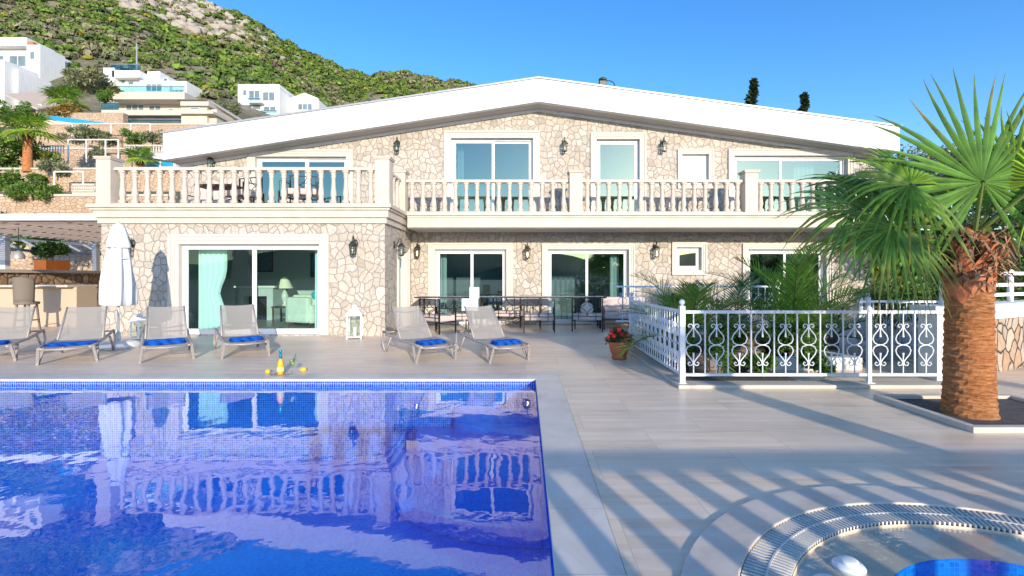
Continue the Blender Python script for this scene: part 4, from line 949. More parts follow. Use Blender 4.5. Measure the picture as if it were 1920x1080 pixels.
m.add(v_, fq); o = m.build('backrest', 'wicker', t, True, fix=False); sm = o.modifiers.new('thick', 'SOLIDIFY'); sm.thickness = .035
m = MB(); m.lathe([(.001,.76), (.26,.76), (.28,.80), (.26,.84), (.001,.84)], n=20); m.build('seat', 'wicker', t, True)
for k in range(4):
    a = R(45+90*k); m = MB(); m.bar((.2*math.cos(a),.2*math.sin(a),.78), (.27*math.cos(a),.27*math.sin(a),0), .04); m.build('leg', 'wicker', t)
m = MB(); m.tube([(.24*math.cos(R(a)), .24*math.sin(R(a)), .3) for a in range(0, 361, 30)], .014, 6, False); m.build('foot_ring', 'wicker', t, True)

# ================================================================== PALMS
def V3(v): return Vector(v)
class LF:                                              # leaf mesh with tint
    def __init__(s): s.m = MB(); s.t = []
    def add(s, vs, fs, ts): s.m.add(vs, fs); s.t += ts
    def build(s, name, mat, parent, **k): return s.m.build(name, mat, parent, tint=s.t, fix=False, **k)
GR = [(.19,.33,.03), (.24,.39,.035), (.29,.43,.04), (.16,.32,.06)]
def fan(lf, c, out, nrm, Rad, r_, n=44, spread=150, droop=.35, yellow=.2, fold_=.16, fuse=.38):
    out = V3(out).normalized(); nrm = V3(nrm); nrm = (nrm-out*nrm.dot(out)).normalized(); lat = nrm.cross(out)
    base = r_.choice(GR); c = V3(c)
    da = R(2*spread)/n
    for i in range(n):
        th = -R(spread)+da*(i+.5)+r_.uniform(-.3,.3)*da; L = Rad*(.80+.20*math.cos(th*.55))*r_.uniform(.90,1.04)
        d_ = out*math.cos(th)+lat*math.sin(th); w_ = nrm.cross(d_)
        br = r_.uniform(.75,1.3); dr = droop*r_.uniform(.6,1.5); yl = r_.random() < yellow
        rows = (.02,.22,.42,.60,.78,.90,1.0); vs = []; ts = []
        tw = r_.uniform(-.25,.25)
        for q in rows:
            hw = (q*L*math.tan(da/2)*1.04) if q <= fuse else fuse*L*math.tan(da/2)*1.04*(1-((q-fuse)/(1-fuse))**1.3)*.92+.0015
            p = c+d_*q*L; sag = max(0, q-fuse*.8); p = p+V3((0,0,-1))*(dr*L*sag**2*1.4)+w_*tw*L*max(0,q-.5)**2
            cup = -nrm*(q*L*.0)
            fo = nrm*(hw*(fold_*5))
            vs += [p-w_*hw, p+fo*(1 if i % 2 else 1), p+w_*hw]
            col = [base[k]*br for k in range(3)]
            tp = max(0, (q-.70)/.30)
            if yl: tp = max(0, (q-.45)/.55)*1.2
            tp = min(1, tp)*(.85 if yl else .45)
            yc = (.42,.30,.06) if yl else (.22,.22,.05)
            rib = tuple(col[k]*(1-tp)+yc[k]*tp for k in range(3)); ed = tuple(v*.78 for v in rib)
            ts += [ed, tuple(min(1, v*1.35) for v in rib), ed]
        fs = []
        for j in range(len(rows)-1):
            a = 3*j; fs += [(a,a+1,a+4,a+3), (a+1,a+2,a+5,a+4)]
        lf.add(vs, fs, ts)
def petiole(lf, a, b, c, r0=.028, r1=.016, col=(.16,.22,.05)):
    a, b, c = V3(a), V3(b), V3(c); pts = [a*(1-t)**2+b*2*t*(1-t)+c*t*t for t in [i/7 for i in range(8)]]
    n0 = len(lf.m.v); lf.m.tube(pts, [r0+(r1-r0)*i/7 for i in range(8)], 6); lf.t += [col]*(len(lf.m.v)-n0)
    return (pts[-1]-pts[-2]).normalized()
def fan_palm(name, x, y, h, lab, rbase, rtop, fronds, seed, segs=44, skirt=True, z=0, group=None):
    t = thing(name, lab, 'palm tree', (x, y, z), group=group); r_ = random.Random(seed)
    m = MB(); N = 40; rows = int(h/.035)
    prof = []
    for j in range(rows+1):
        q = j/rows; rr = rbase+(rtop-rbase)*min(1, q*1.15)**.7
        if q < .08: rr += rbase*.05*(1-q/.08)
        rr *= 1+(.028 if j % 2 else -.012)+r_.uniform(-.012,.012); prof.append((rr, h*q))
    ph = [r_.uniform(0,6) for _ in range(3)]
    m.lathe(prof, n=N, fold=lambda a, zz, j: 1+.018*math.sin(5*a+j*1.7+ph[0])+.015*math.sin(11*a-j*2.3+ph[1])+.012*math.sin(23*a+j*5.1))
    m.build('trunk', 'palm_bark', t, False)
    if skirt:                                          # smooth orange leaf bases, then ragged fibre
        for k in range(14):
            a = 2*math.pi*k/14+r_.uniform(-.1,.1); b = MB(); zz = h-.30+r_.uniform(-.05,.12); tl = (1 if k % 2 else -1)*r_.uniform(.35,.8); vs = []
            for i, (hh, wd, ro) in enumerate(((0,.035,.004), (.10,.085,.008), (.22,.095,.014), (.34,.075,.026), (.46,.05,.06), (.58,.03,.11))):
                for s in (-1, 0, 1):
                    rr = rtop*1.03+ro+(.006 if s == 0 else 0)+.004*(k % 3); ang = a+tl*hh/rtop*.55+s*wd/rtop*.9
                    vs.append((rr*math.cos(ang), rr*math.sin(ang), zz+hh+s*.04*tl))
            b.add(vs, [(3*i+j, 3*i+j+1, 3*i+j+4, 3*i+j+3) for i in range(5) for j in range(2)])
            o = b.build('leaf_base', 'leaf_base', t, False, fix=False); sm = o.modifiers.new('t', 'SOLIDIFY'); sm.thickness = .012
        b = MB()
        for k in range(700):
            a = r_.uniform(0, 6.283); zz = h-.12+r_.uniform(0,.52); rr = rtop*(.9-.25*(zz-h)); u = V3((math.cos(a), math.sin(a), 0)); s = V3((-math.sin(a), math.cos(a), 0))
            p = u*rr+V3((0,0,zz)); e1 = p+u*r_.uniform(.05,.20)+V3((0,0,r_.uniform(-.02,.12)))+s*r_.uniform(-.06,.06); e2 = e1+u*r_.uniform(.0,.12)+V3((0,0,r_.uniform(-.14,.06)))+s*r_.uniform(-.06,.06)
            wd = r_.uniform(.008,.03); b.add([p-s*wd, p+s*wd, e1+s*wd*.7, e1-s*wd*.7, e2], [(0,1,2,3), (3,2,4)])
        b.build('fibre', 'fibre', t, fix=False)
        m = MB(); m.lathe([(rtop,h-.1), (rtop*.85,h+.2), (rtop*.45,h+.45), (.02,h+.55)], n=16); m.build('crown_heart', 'palm_bark', t, True)
    for f in fronds:
        lf = LF(); az, el, L, Rad, dr = f[:5]; az = R(az); el = R(el)
        u = V3((math.sin(az)*math.cos(el), -math.cos(az)*math.cos(el), math.sin(el)))      # az 0 faces the camera, 90 = right
        a = V3((math.sin(az)*rtop*.3, -math.cos(az)*rtop*.3, h+(.42 if skirt else .28))); c = a+u*L; mid = a+u*L*.5+V3((0,0,.10*L*math.cos(el)))
        dd = petiole(lf, a, mid, c, *( (.028,.016) if skirt else (.03,.02)))
        nn = V3((0,0,1)) if abs(dd.z) < .85 else V3((0,-1,.2))
        if len(f) > 5: nn = V3(f[5])
        if len(f) > 6: dd = V3(f[6])
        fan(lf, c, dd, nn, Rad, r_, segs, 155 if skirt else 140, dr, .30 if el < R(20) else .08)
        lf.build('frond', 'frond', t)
    return t
plain('far_green', (.07,.10,.06), .95, var=.4, scale=.02, bmp=0); plain('leaf_base', (.50,.16,.06), .5, var=.2, scale=8, bmp=.2); plain('fibre', (.30,.17,.10), .95, var=.35, scale=20)
fr_ = [ # azimuth, elevation, petiole length, fan radius, droop, (normal), (direction)
 (0, 80, .57, 1.34, .03, (-.10,-1,.2), (-.02,.0,1)),
 (-76, 34, .95, .92, .50, (.25,-1,.6), (-.9,.1,.3)), (-92, 14, 1.20, .90, .55, (.2,-1,.8), (-1,0,.05)), (-80, 4, .95, .85, .5, (.2,-1,.6), (-1,-.1,-.12)), (-112, 34, 1.0, .95, .4),
 (-86, -8, .62, .62, .35, (.3,-1,.5), (-.8,0,-.6)), (-130, 4, .9, .85, .45), (-150, 30, .9, .9, .4),
 (50, 46, .75, .85, .30, (-.2,-1,.6)), (75, 24, .90, .90, .30, (-.2,-1,.7)), (78, 2, 1.0, .72, .4, (-.2,-1,.6)), (98, 32, .95, .9, .35), (120, 4, .9, .85, .5),
 (145, 35, .9, .9, .4), (180, 50, .85, .9, .3), (-165, 4, .9, .85, .5), (62, 64, .7, .85, .12, (-.1,-1,.3)), (-150, 58, .8, .85, .2)]
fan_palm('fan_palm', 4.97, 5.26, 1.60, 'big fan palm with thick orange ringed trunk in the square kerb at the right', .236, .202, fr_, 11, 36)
def young_fans(n, seed, R_, L, lo_=-10, hi=75):
    r_ = random.Random(seed); return [(360*k/n*1.618 % 360+r_.uniform(-10,10), lo_+(hi-lo_)*k/n, L*r_.uniform(.8,1.1), R_*r_.uniform(.85,1.1), .35) for k in range(n)]
# off-frame fan palms whose trunks and crowns shade the deck on the right
fan_palm('fan_palm', 6.15, -3.6, 3.2, 'fan palm standing behind the camera on the right', .22, .18, young_fans(12, 5, .9, .9), 23, 24)
fan_palm('fan_palm', 9.2, .2, 3.2, 'fan palm outside the picture on the right', .22, .18, young_fans(12, 6, .9, .9), 24, 24)

def feather(lf, a, az, el0, L, r_, curve=1.5, nl=34, lw=.011, ll=.30, col=None):
    az = R(az); el = R(el0); p = V3(a); pts = [p.copy()]; N = 16; hd = V3((math.sin(az), -math.cos(az), 0)); dirs = []
    for i in range(N):
        e = el-curve*(i/N)**1.4; d_ = hd*math.cos(e)+V3((0,0,math.sin(e))); p = p+d_*L/N; pts.append(p.copy()); dirs.append(d_)
    dirs.append(dirs[-1]); n0 = len(lf.m.v); lf.m.tube(pts, [.016-.012*i/N for i in range(N+1)], 5); c0 = (.20,.24,.06); lf.t += [c0]*(len(lf.m.v)-n0)
    side = V3((math.cos(az), math.sin(az), 0)); col = col or r_.choice([(.07,.17,.03), (.055,.14,.04), (.12,.20,.03)])
    for k in range(nl):
        q = .12+.88*k/(nl-1); f = q*N; i = min(N-1, int(f)); pp = pts[i].lerp(pts[i+1], f-i); d_ = dirs[i]; up_ = side.cross(d_).normalized()
        if up_.z < 0: up_ = -up_
        for s in (-1, 1):
            LL = ll*L*(math.sin(math.pi*min(1, q*.85+.14))**.6)*r_.uniform(.85,1.08); dd = (side*s*(.95-.5*q)+d_*(.45+.5*q)+up_*r_.uniform(.15,.5)).normalized()
            w_ = dd.cross(up_).normalized()*lw*(1.0); m1 = pp+dd*LL*.5; e = pp+dd*LL+V3((0,0,-.10*LL)); br = r_.uniform(.7,1.35)
            cc = tuple(c*br for c in col); tp = tuple(min(1, c*1.3+.02) for c in cc)
            lf.add([pp-w_*.6, pp+w_*.6, m1+w_, m1-w_, e], [(0,1,2,3), (3,2,4)], [cc, cc, cc, cc, tp])
def feather_palm(x, y, z, n, L, lab, seed, el=(85,5), trunk=.25, bias=None, nl=34, col=None, name='date_palm', group='feathery young palms inside the iron fence', tr=.09, curve=1.4):
    r_ = random.Random(seed); t = thing(name, lab, 'palm', (x, y, z), group=group)
    m = MB(); m.lathe([(tr*1.2,0), (tr,trunk*.5), (tr*1.15,trunk), (.02,trunk+.12)], n=14, fold=lambda a, zz, j: 1+.08*math.sin(7*a+j)); m.build('trunk', 'bark', t)
    for k in range(n):
        a = k*137.5+r_.uniform(-12,12) if bias is None else bias[k % len(bias)]+r_.uniform(-8,8)
        e = el[0]+(el[1]-el[0])*k/max(1,n-1)+r_.uniform(-6,6); lf = LF(); feather(lf, (0,0,trunk+.05), a, e, L*r_.uniform(.85,1.1), r_, curve*r_.uniform(.8,1.2), nl, col=col); lf.build('frond', 'frond', t)
    return t
feather_palm(2.95, 8.3, .04, 14, 1.55, 'feathery palm with upright fronds behind the fence corner post', 31, el=(85,15), col=(.18,.32,.05))
feather_palm(3.3, 9.8, .04, 12, 1.75, 'feathery palm left of the small square window, at the back of the bed', 32, col=(.34,.38,.06))
feather_palm(4.25, 9.6, .04, 11, 1.55, 'blue green feathery palm between the two tall palms', 33, col=(.14,.28,.15))
feather_palm(4.95, 8.7, .04, 16, 1.95, 'tallest feathery palm standing before the rightmost ground floor door', 34, el=(88,30), curve=1.0, col=(.19,.36,.04))
feather_palm(2.85, 9.5, .04, 9, 1.3, 'feathery palm whose fronds hang through the side fence behind the flower pot', 35, el=(75,10), col=(.22,.34,.06))
feather_palm(6.3, 9.6, .04, 10, 1.6, 'feathery palm at the foot of the ramp beside the white double posts', 36, el=(65,5), col=(.20,.34,.06))

# leafy crowns ------------------------------------------------------------
def leaf_cloud(n, clumps, size, cols, seed, spread=.32, lf=None):
    """clumps = list of (x,y,z,r); many small folded leaves scattered in shells round each clump"""
    g = np.random.default_rng(seed); cl = np.array(clumps, float); idx = g.integers(0, len(cl), n)
    d_ = g.normal(size=(n,3)); d_ /= np.linalg.norm(d_, axis=1)[:, None]; rr = cl[idx,3]*(1-spread*g.random(n)**1.5*2)
    P = cl[idx,:3]+d_*rr[:,None]*np.array([1,1,.8])
    a = g.normal(size=(n,3)); a = a+d_*.6; a /= np.linalg.norm(a, axis=1)[:,None]; b = np.cross(a, g.normal(size=(n,3))); b /= np.linalg.norm(b, axis=1)[:,None]
    s = size*g.uniform(.6,1.3,n)[:,None]; V = np.stack([P, P+a*s*.5+b*s*.22, P+a*s, P+a*s*.5-b*s*.22], 1).reshape(-1,3)
    F = np.arange(4*n).reshape(-1,4); cols = np.array(cols); c = cols[(idx*7+g.integers(0,2,n)) % len(cols)]*g.uniform(.65,1.35,n)[:,None]
    return V, F, np.repeat(c, 4, 0)
def fastmesh(name, V, F, mat, parent=None, tint=None, loc=None, smooth=False):
    me = bpy.data.meshes.new(name); k = F.shape[1]; me.vertices.add(len(V)); me.vertices.foreach_set('co', np.asarray(V, np.float32).ravel())
    me.loops.add(F.size); me.loops.foreach_set('vertex_index', F.astype(np.int32).ravel()); me.polygons.add(len(F))
    me.polygons.foreach_set('loop_start', np.arange(0, F.size, k, dtype=np.int32)); me.update(calc_edges=True); me.validate()
    if tint is not None:
        a = me.attributes.new('tint', 'FLOAT_COLOR', 'POINT'); arr = np.ones((len(V),4), np.float32); arr[:,:3] = tint; a.data.foreach_set('color', arr.ravel())
    if smooth: me.polygons.foreach_set('use_smooth', [True]*len(me.polygons))
    me.materials.append(M[mat]); o = bpy.data.objects.new(name, me); C.objects.link(o)
    if parent is not None: o.parent = parent
    if loc: o.location = loc
    return o
OL = [(.20,.24,.12), (.26,.28,.14), (.15,.19,.09), (.32,.33,.17)]; BU = [(.09,.19,.03), (.12,.25,.04), (.07,.14,.03), (.16,.28,.05)]; YE = [(.22,.26,.03), (.12,.18,.03), (.30,.30,.05)]
def tree(name, lab, x, y, z, h, r, n, leaf, cols, seed, trunk=.09, group=None, nc=26, squash=1.0, cat='tree'):
    g = random.Random(seed); t = thing(name, lab, cat, (x, y, z), group=group); cl = []
    for k in range(nc):
        a = g.uniform(0, 6.283); e = g.uniform(-.7,1); q = r*(.25+.6*g.random()**.6); cl.append((q*math.cos(a)*math.sqrt(1-e*e*.7), q*math.sin(a)*math.sqrt(1-e*e*.7), h+q*e*squash, r*g.uniform(.22,.42)))
    V, F, c = leaf_cloud(n, cl, leaf, cols, seed); fastmesh('crown', V, F, 'leaf', t, c)
    m = MB(); m.tube([(0,0,0), (.05*r,0,h*.35), (0,.04*r,h*.7), (0,0,h)], [trunk, trunk*.85, trunk*.6, trunk*.35], 8)
    for k in range(6):
        q = cl[k]; m.tube([(0,0,h*.45), (q[0]*.5,q[1]*.5,(h*.5+q[2])/2), q[:3]], [trunk*.5, trunk*.3, trunk*.12], 6)
    m.build('trunk', 'bark', t); return t
tree('olive_tree', 'pale olive tree rising in front of the right end of the white fascia', 12.1, 13.4, 0, 4.35, 1.35, 6500, .12, OL, 41, .12)
tree('olive_tree', 'pale leafy tree behind the fan palm crown at the right picture edge', 12.6, 11.8, 0, 3.4, 1.7, 7000, .13, OL+YE[:1], 42, .12)
tree('bush', 'yellow green bush behind the fan palm beside the downpipe', 9.6, 12.2, 0, 1.75, .75, 3500, .11, YE+BU[:1], 43, .04, cat='bush')
tree('bush', 'dark green bush beside the white double posts right of the ramp', 8.9, 11.2, 0, .95, .8, 4500, .10, BU, 44, .04, cat='bush', group='bushes right of the ramp')
tree('bush', 'dark green bush behind the fan palm trunk', 10.3, 11.6, 0, 1.1, .85, 4500, .10, BU, 45, .04, cat='bush', group='bushes right of the ramp')
tree('bush', 'green bush behind the white rails at the right picture edge', 12.4, 10.9, 0, 1.3, .8, 4000, .10, BU+OL[:1], 46, .04, cat='bush', group='bushes right of the ramp')
tree('hedge', 'dense dark hedge closing the garden right of the villa', 14.5, 13.5, 0, 1.3, 1.7, 6000, .14, BU, 47, .05, cat='hedge', squash=.6)
tree('bush', 'round bright green shrub inside the low white kerb', 4.75, 8.35, .05, .42, .45, 5000, .055, BU[:2]+[(.10,.24,.03)], 48, .02, cat='bush')
for k_, (x_, y_, r_b, lb) in enumerate(((3.05,7.55,.30,'low leafy plant beside the globe lamp inside the fence'), (3.75,8.7,.45,'leafy green plant behind the long rock inside the fence'), (2.7,8.0,.32,'low leafy plant near the fence corner post'), (5.3,8.9,.4,'leafy plant right of the round green shrub'), (4.6,7.35,.22,'low plant in front of the white kerb'), (3.6,7.25,.2,'low plant in front of the long brown rock'))):
    tree('bed_plant', lb, x_, y_, .05, r_b*.7, r_b, 1800, .09, [(.12,.25,.04),(.17,.32,.05),(.09,.18,.03)], 300+k_, .015, 'low plants in the palm bed', 10, .8, 'plant')
# terracotta pot
q = gp(1161, 673); t = thing('flower_pot', 'glazed terracotta pot beside the side fence', 'flower pot', (q.x, q.y, 0))
m = MB(); m.lathe([(.001,0), (.13,0), (.15,.03), (.13,.05), (.14,.08), (.185,.20), (.20,.30), (.205,.33), (.19,.335), (.17,.29), (.001,.29)], n=36); m.build('pot', 'terracotta', t, True)
t = thing('red_flower', 'bushy plant with red flowers growing in the terracotta pot', 'flowers', (q.x, q.y, .29))
V, F, c = leaf_cloud(1500, [(.0,0,.10,.16), (.12,0,.08,.12), (-.12,.02,.08,.12), (.03,-.06,.17,.10), (-.06,.02,.2,.10)], .07, [(.07,.15,.03), (.16,.14,.04), (.22,.08,.04)], 50, .4); fastmesh('foliage', V, F, 'leaf', t, c)
for k, (x, y, z) in enumerate(((-.17,-.06,.22), (-.12,-.12,.16), (-.21,-.03,.12), (.15,-.1,.18), (.02,-.14,.2), (-.03,-.12,.27), (.1,-.12,.10))):
    m = MB()
    for p in range(6):
        a = math.pi*p/3; m.add([(0,0,0), (.035*math.cos(a-.5),-.006,.035*math.sin(a-.5)), (.045*math.cos(a),-.012,.045*math.sin(a)), (.035*math.cos(a+.5),-.006,.035*math.sin(a+.5))], [(0,1,2,3)])
    m.build('flower', 'petal_red', t, fix=False, loc=(x, y, z))
# planter on the left wall
t = thing('planter_box', 'bright orange rectangular planter on the garden wall under the pergola', 'planter', (-19.45, 19.3, 1.85)); m = MB(); m.box(-.25,.25,-.5,.5,0,.38); m.build('box', 'orange_plastic', t, bevel=.015); m = MB(); m.box(-.22,.22,-.47,.47,.381,.39); m.build('soil_fill', 'soil', t)
tree('potted_bush', 'leafy green bush growing in the orange planter', -19.45, 19.3, 2.25, .38, .55, 3500, .11, BU, 51, .02, cat='bush', squash=.6)

# ================================================================== FENCE BEHIND THE CAMERA (casts the striped shade)
t = thing('board_fence', 'white upright board fence along the terrace edge behind the camera', 'fence', (0, -2.55, 0))
m = MB(); m.box(-.2, 9.5, -.04, .04, 1.56, 1.66); m.box(-.2, 9.5, -.04, .04, .1, .18); m.build('rail', 'white_paint', t)
for k in range(27): m = MB(); x = -.1+.36*k; m.box(x, x+.17, .041, .07, .06, 1.559); m.build('board', 'white_paint', t)

# ================================================================== TERRAIN, HILL
fh = MB(); nn_ = 90  # unseen ridge behind the camera, added to darken what the windows reflect
for k in range(nn_+1):
    a = -1.5+3.0*k/nn_; x = 900*math.sin(a)*1.2; y = -700*math.cos(a); hgt = 48+16*math.sin(k*.35)+9*math.sin(k*1.1+1)
    fh.v += [(x, y, -2.3), (x*1.25, y*1.25, hgt), (x*1.6, y*1.6, -2.3)]
for k in range(nn_): o = 3*k; fh.f += [(o, o+3, o+4, o+1), (o+1, o+4, o+5, o+2)]
S('reflection_hills', fh, 'far_green', smooth=True, fix=False)
RU = [(-400,-150), (0,-70), (250,-30), (380,0), (420,20), (480,52), (520,72), (560,92), (600,114), (640,132), (700,141), (760,147), (820,153), (880,164), (960,185), (1100,270), (1300,380), (1500,425), (1900,450), (3000,470), (6000,500)]
def ridge(u):
    px = 985+880*u; return np.interp(px, [a for a, b in RU], [(520-b)/880 for a, b in RU])
TD = [0, 20, 25.9, 26.1, 31, 31.2, 37, 37.2, 44.4, 44.6, 52, 60, 66, 78, 84, 95, 120, 350]; TE = [-.085, -.07, -.05, .165, .185, .222, .235, .266, .272, .316, .322, .328, .335, .36, .40, .43, .47, .60]
def hz(u, D):
    e = np.interp(D, TD, TE); rg = ridge(u); k_ = np.where(rg > .6, np.clip((D-60)/40, 0, 1), 1.0); e = np.where(e > 0, e*(1+(rg/.6-1)*k_), e); z = EYE+e*D
    z = np.where(D > 350, EYE+rg*350-(D-350)*.5, z)
    x = u*D; rough = (np.sin(x*.11+D*.07)+np.sin(x*.05-D*.13)*1.3+np.sin(x*.31+D*.23)*.5)*np.clip((D-60)/120, 0, 1)*2.0
    right = np.clip((x+9)/6, 0, 1)*np.clip((60-D)/20, 0, 1)      # keep level ground behind the villa
    z = z+rough*np.clip(rg/.4, 0, 1); z = z*(1-right)+(-.3)*right*np.ones_like(z)
    return z
us = np.concatenate([np.linspace(-1.9, .15, 260), np.linspace(.17, 2.6, 60)]); ds = np.concatenate([[25.95, 26.05, 28, 30.95, 31.15, 34, 36.95, 37.15, 40, 44.35, 44.6, 48, 52, 56, 60, 63, 66, 70, 74], np.linspace(78, 350, 110), np.linspace(356, 520, 12)])
U, Dm = np.meshgrid(us, ds); Z = hz(U, Dm); X = U*Dm
Vt = np.stack([X, Dm, Z], -1).reshape(-1,3); nu, nd = len(us), len(ds); I = np.arange(nu*nd).reshape(nd, nu)
Ft = np.stack([I[:-1,:-1], I[:-1,1:], I[1:,1:], I[1:,:-1]], -1).reshape(-1,4)
tag(fastmesh('hillside', Vt, Ft, 'hill_ground', smooth=True), kind='structure')
# side terrace west of the pergola
sg = MB(); sg.add([(-60,-20,1.3), (-19.7,-20,1.3), (-19.7,26,1.3), (-60,26,1.3)], [(0,1,2,3)]); S('side_terrace', sg, 'road_ground')
# scrub on the hill
ico = bmesh.new(); bmesh.ops.create_icosphere(ico, subdivisions=2, radius=1); IV = np.array([v.co[:] for v in ico.verts]); IF = np.array([[v.index for v in f.verts] for f in ico.faces]); ico.free()
g = np.random.default_rng(9); N = 22000
Dd = np.sqrt(g.random(N)*(352**2-92**2)+92**2); uu = g.uniform(-1.75, .12, N)
Dd[:900] = g.uniform(67, 95, 900)
hh = Dd/350+.10*np.sin(uu*23)+.07*np.sin(uu*57+Dd*.02)
keep = ~((hh > .66) & (uu > -.95) & (uu < -.60) & (g.random(N) < .72)) & (g.random(N) > .04) & ~((Dd < 92) & (uu > -.64) & (uu < -.42)) & ~((Dd < 87) & (uu < -.70))
Dd, uu = Dd[keep], uu[keep]; N = len(Dd); sx = g.uniform(1.0,2.9,N)*(.42+.75*Dd/350); hx, hy, hzv = uu*Dd, Dd, hz(uu, Dd)
Q = 44; dv = g.normal(size=(N,Q,3)); dv /= np.linalg.norm(dv, axis=2)[...,None]; dv[...,2] = np.abs(dv[...,2])*.9-.12
sh = np.stack([sx, sx, sx*g.uniform(.6,.95,N)], -1)[:,None,:]; lump = 1+.22*np.sin(dv[...,0:1]*5+g.uniform(0,6,(N,1,1)))*np.cos(dv[...,1:2]*5)
Pc = dv*sh*g.uniform(.55,1.05,(N,Q,1))*lump+np.stack([hx, hy, hzv+.1], -1)[:,None,:]
a_ = g.normal(size=(N,Q,3)); a_ = a_-dv*(a_*dv).sum(2)[...,None]*.75; a_ /= np.linalg.norm(a_, axis=2)[...,None]; b_ = np.cross(dv+g.normal(size=(N,Q,3))*.35, a_); b_ /= np.linalg.norm(b_, axis=2)[...,None]
ls_ = (sx[:,None]*g.uniform(.22,.46,(N,Q)))[...,None]; Vs = np.stack([Pc-a_*ls_, Pc-b_*ls_*.7, Pc+a_*ls_, Pc+b_*ls_*.7], 2).reshape(-1,3); Fs = np.arange(N*Q*4).reshape(-1,4)
pal = np.array([(.08,.135,.03), (.10,.165,.035), (.13,.20,.04), (.12,.15,.06), (.18,.18,.10), (.17,.16,.11), (.24,.23,.04), (.06,.10,.04)])
band = (np.sin(uu*9+Dd*.03)+g.normal(size=N)*.8); ci = np.where(band > .6, g.choice([4,5,3,4], N), g.choice([0,1,2,1,3,7,2,6], N, p=[.16,.18,.2,.12,.12,.08,.09,.05]))
cs = np.repeat((pal[ci][:,None,:]*g.uniform(.75,1.25,(N,1,1))*g.uniform(.6,1.45,(N,Q,1))).reshape(-1,3), 4, 0)
tag(fastmesh('hill_scrub', Vs, Fs, 'shrub', tint=cs), 'green scrub covering the rocky hillside behind the houses', 'scrub', kind='stuff')
# pale rock outcrops near the ridge
N = 420; Dd = g.uniform(215, 345, N); uu = g.normal(-.72, .10, N); s = g.uniform(.8,3.2,N); hzv = hz(uu, Dd)
jit = g.uniform(.5,1.4,(N,len(IV))); Vs = IV[None]*jit[...,None]*np.stack([s*1.3, s, s*.9], -1)[:,None,:]+np.stack([uu*Dd, Dd, hzv], -1)[:,None,:]
Fs = (IF[None]+(np.arange(N)*len(IV))[:,None,None]).reshape(-1,3)
tag(fastmesh('rock_outcrop', Vs.reshape(-1,3), Fs, 'rock'), 'pale grey rocks breaking through the scrub near the ridge', 'rocks', kind='stuff')

# ================================================================== HOUSES ON THE SLOPE
class House:
    def __init__(s, name, lab, D, px, cat='house'):
        s.D = D; s.o = thing(name, lab, cat, (gx(px, D), D, 0)); s.n = 0
    def rel(s, m):
        l = s.o.location; m.v = [(a-l.x, b-l.y, c-l.z) for a, b, c in m.v]; return m
    def part(s, name, m, mat, parent=None, **k): return s.rel(m).build(name, mat, parent or s.o, **k)
    def block(s, px0, px1, py0, py1, dep, mat='white_render', name='wall', off=0, base=3):
        D = s.D+off; m = MB(); m.box(gx(px0,D), gx(px1,D), D, D+dep, gz(py1,D)-base, gz(py0,D)); return s.part(name, m, mat)
    def win(s, px0, px1, py0, py1, off=0, mull=1, mat='glass_dark'):
        D = s.D+off; x0, x1, z0, z1 = rectpx(D, px0, px1, py0, py1); t_ = .07*D/60*1.2; m = MB()
        m.box(x0, x1, D-.06, D-.01, z0, z0+t_); m.box(x0, x1, D-.06, D-.01, z1-t_, z1); m.box(x0, x0+t_, D-.06, D-.01, z0+t_, z1-t_); m.box(x1-t_, x1, D-.06, D-.01, z0+t_, z1-t_)
        for k in range(mull): xm = x0+(x1-x0)*(k+1)/(mull+1); m.box(xm-t_/2, xm+t_/2, D-.06, D-.01, z0+t_, z1-t_)
        f = s.part('window', m, 'pvc'); p = MB(); p.box(x0+t_*.5, x1-t_*.5, D-.035, D-.005, z0+t_*.5, z1-t_*.5); s.part('pane', p, 'house_glass', f); return f
    def rail(s, px0, px1, py0, py1, off=0, mat='rail_glass', py0b=None):
        D = s.D+off; x0, x1, z0, z1 = rectpx(D, px0, px1, py0, py1); m = MB(); m.box(x0, x1, D-.03, D+.03, z0, z1); f = s.part('balcony_glass', m, mat)
        q = MB(); q.box(x0, x1, D-.06, D+.06, z1, z1+.08); s.part('handrail', q, 'grey_metal', f)
plain('house_glass', (.16,.22,.25), .12, var=.3, scale=.5, bmp=0)
h = House('hill_house', 'white two storey house with recessed balcony at the left picture edge, highest on the slope', 84, 40)
h.block(-60, 52, 86, 120, 5, base=8); h.block(-60, 50, 70, 86, 5, off=-1.2, name='roof_parapet', base=0); h.block(50, 75, 84, 160, 4.5, off=-1.5, base=2); h.block(66, 93, 96, 162, 4, off=1.2, base=2); h.win(-20, 8, 104, 126, 0, 1); h.win(56, 66, 96, 112, -1.5, 0); h.win(80, 88, 108, 122, 1.2, 0); h.win(79, 88, 136, 154, 1.2, 0)
h.win(17, 50, 104, 126, 0, 1); h.block(-60, 52, 126, 134, 1.5, name='balcony', off=-1.6, base=0); h.win(73, 78, 128, 150, -1.5+2.75, 0)
h.block(52, 62, 78, 84, 1.5, 'roof_tile', 'chimney', -1.2, 0)
h = House('hill_house', 'white house block in blue shade standing in front of the highest left house', 70, 10)
h.block(-60, 8, 112, 205, 5, base=4); h.block(8, 34, 130, 205, 5, off=1.5, base=4); h.block(34, 52, 140, 200, 4, off=3, base=4); h.win(-18, -4, 150, 170, 0, 1); h.win(38, 46, 156, 172, 3, 0); h.win(14, 21, 145, 160, 1.5, 0)
m = MB(); m.hexa([(gx(36,70),68,gz(178,68)), (gx(96,70),68,gz(206,68)), (gx(96,70),74,gz(196,74)), (gx(36,70),74,gz(172,74)), (gx(36,70),68,gz(176,68)), (gx(96,70),68,gz(203,68)), (gx(96,70),74,gz(193,74)), (gx(36,70),74,gz(170,74))]); h.part('awning_roof', m, 'brown_wood'); h.block(66, 78, 195, 222, 1, 'cream_wall', 'pier', -1, 1)
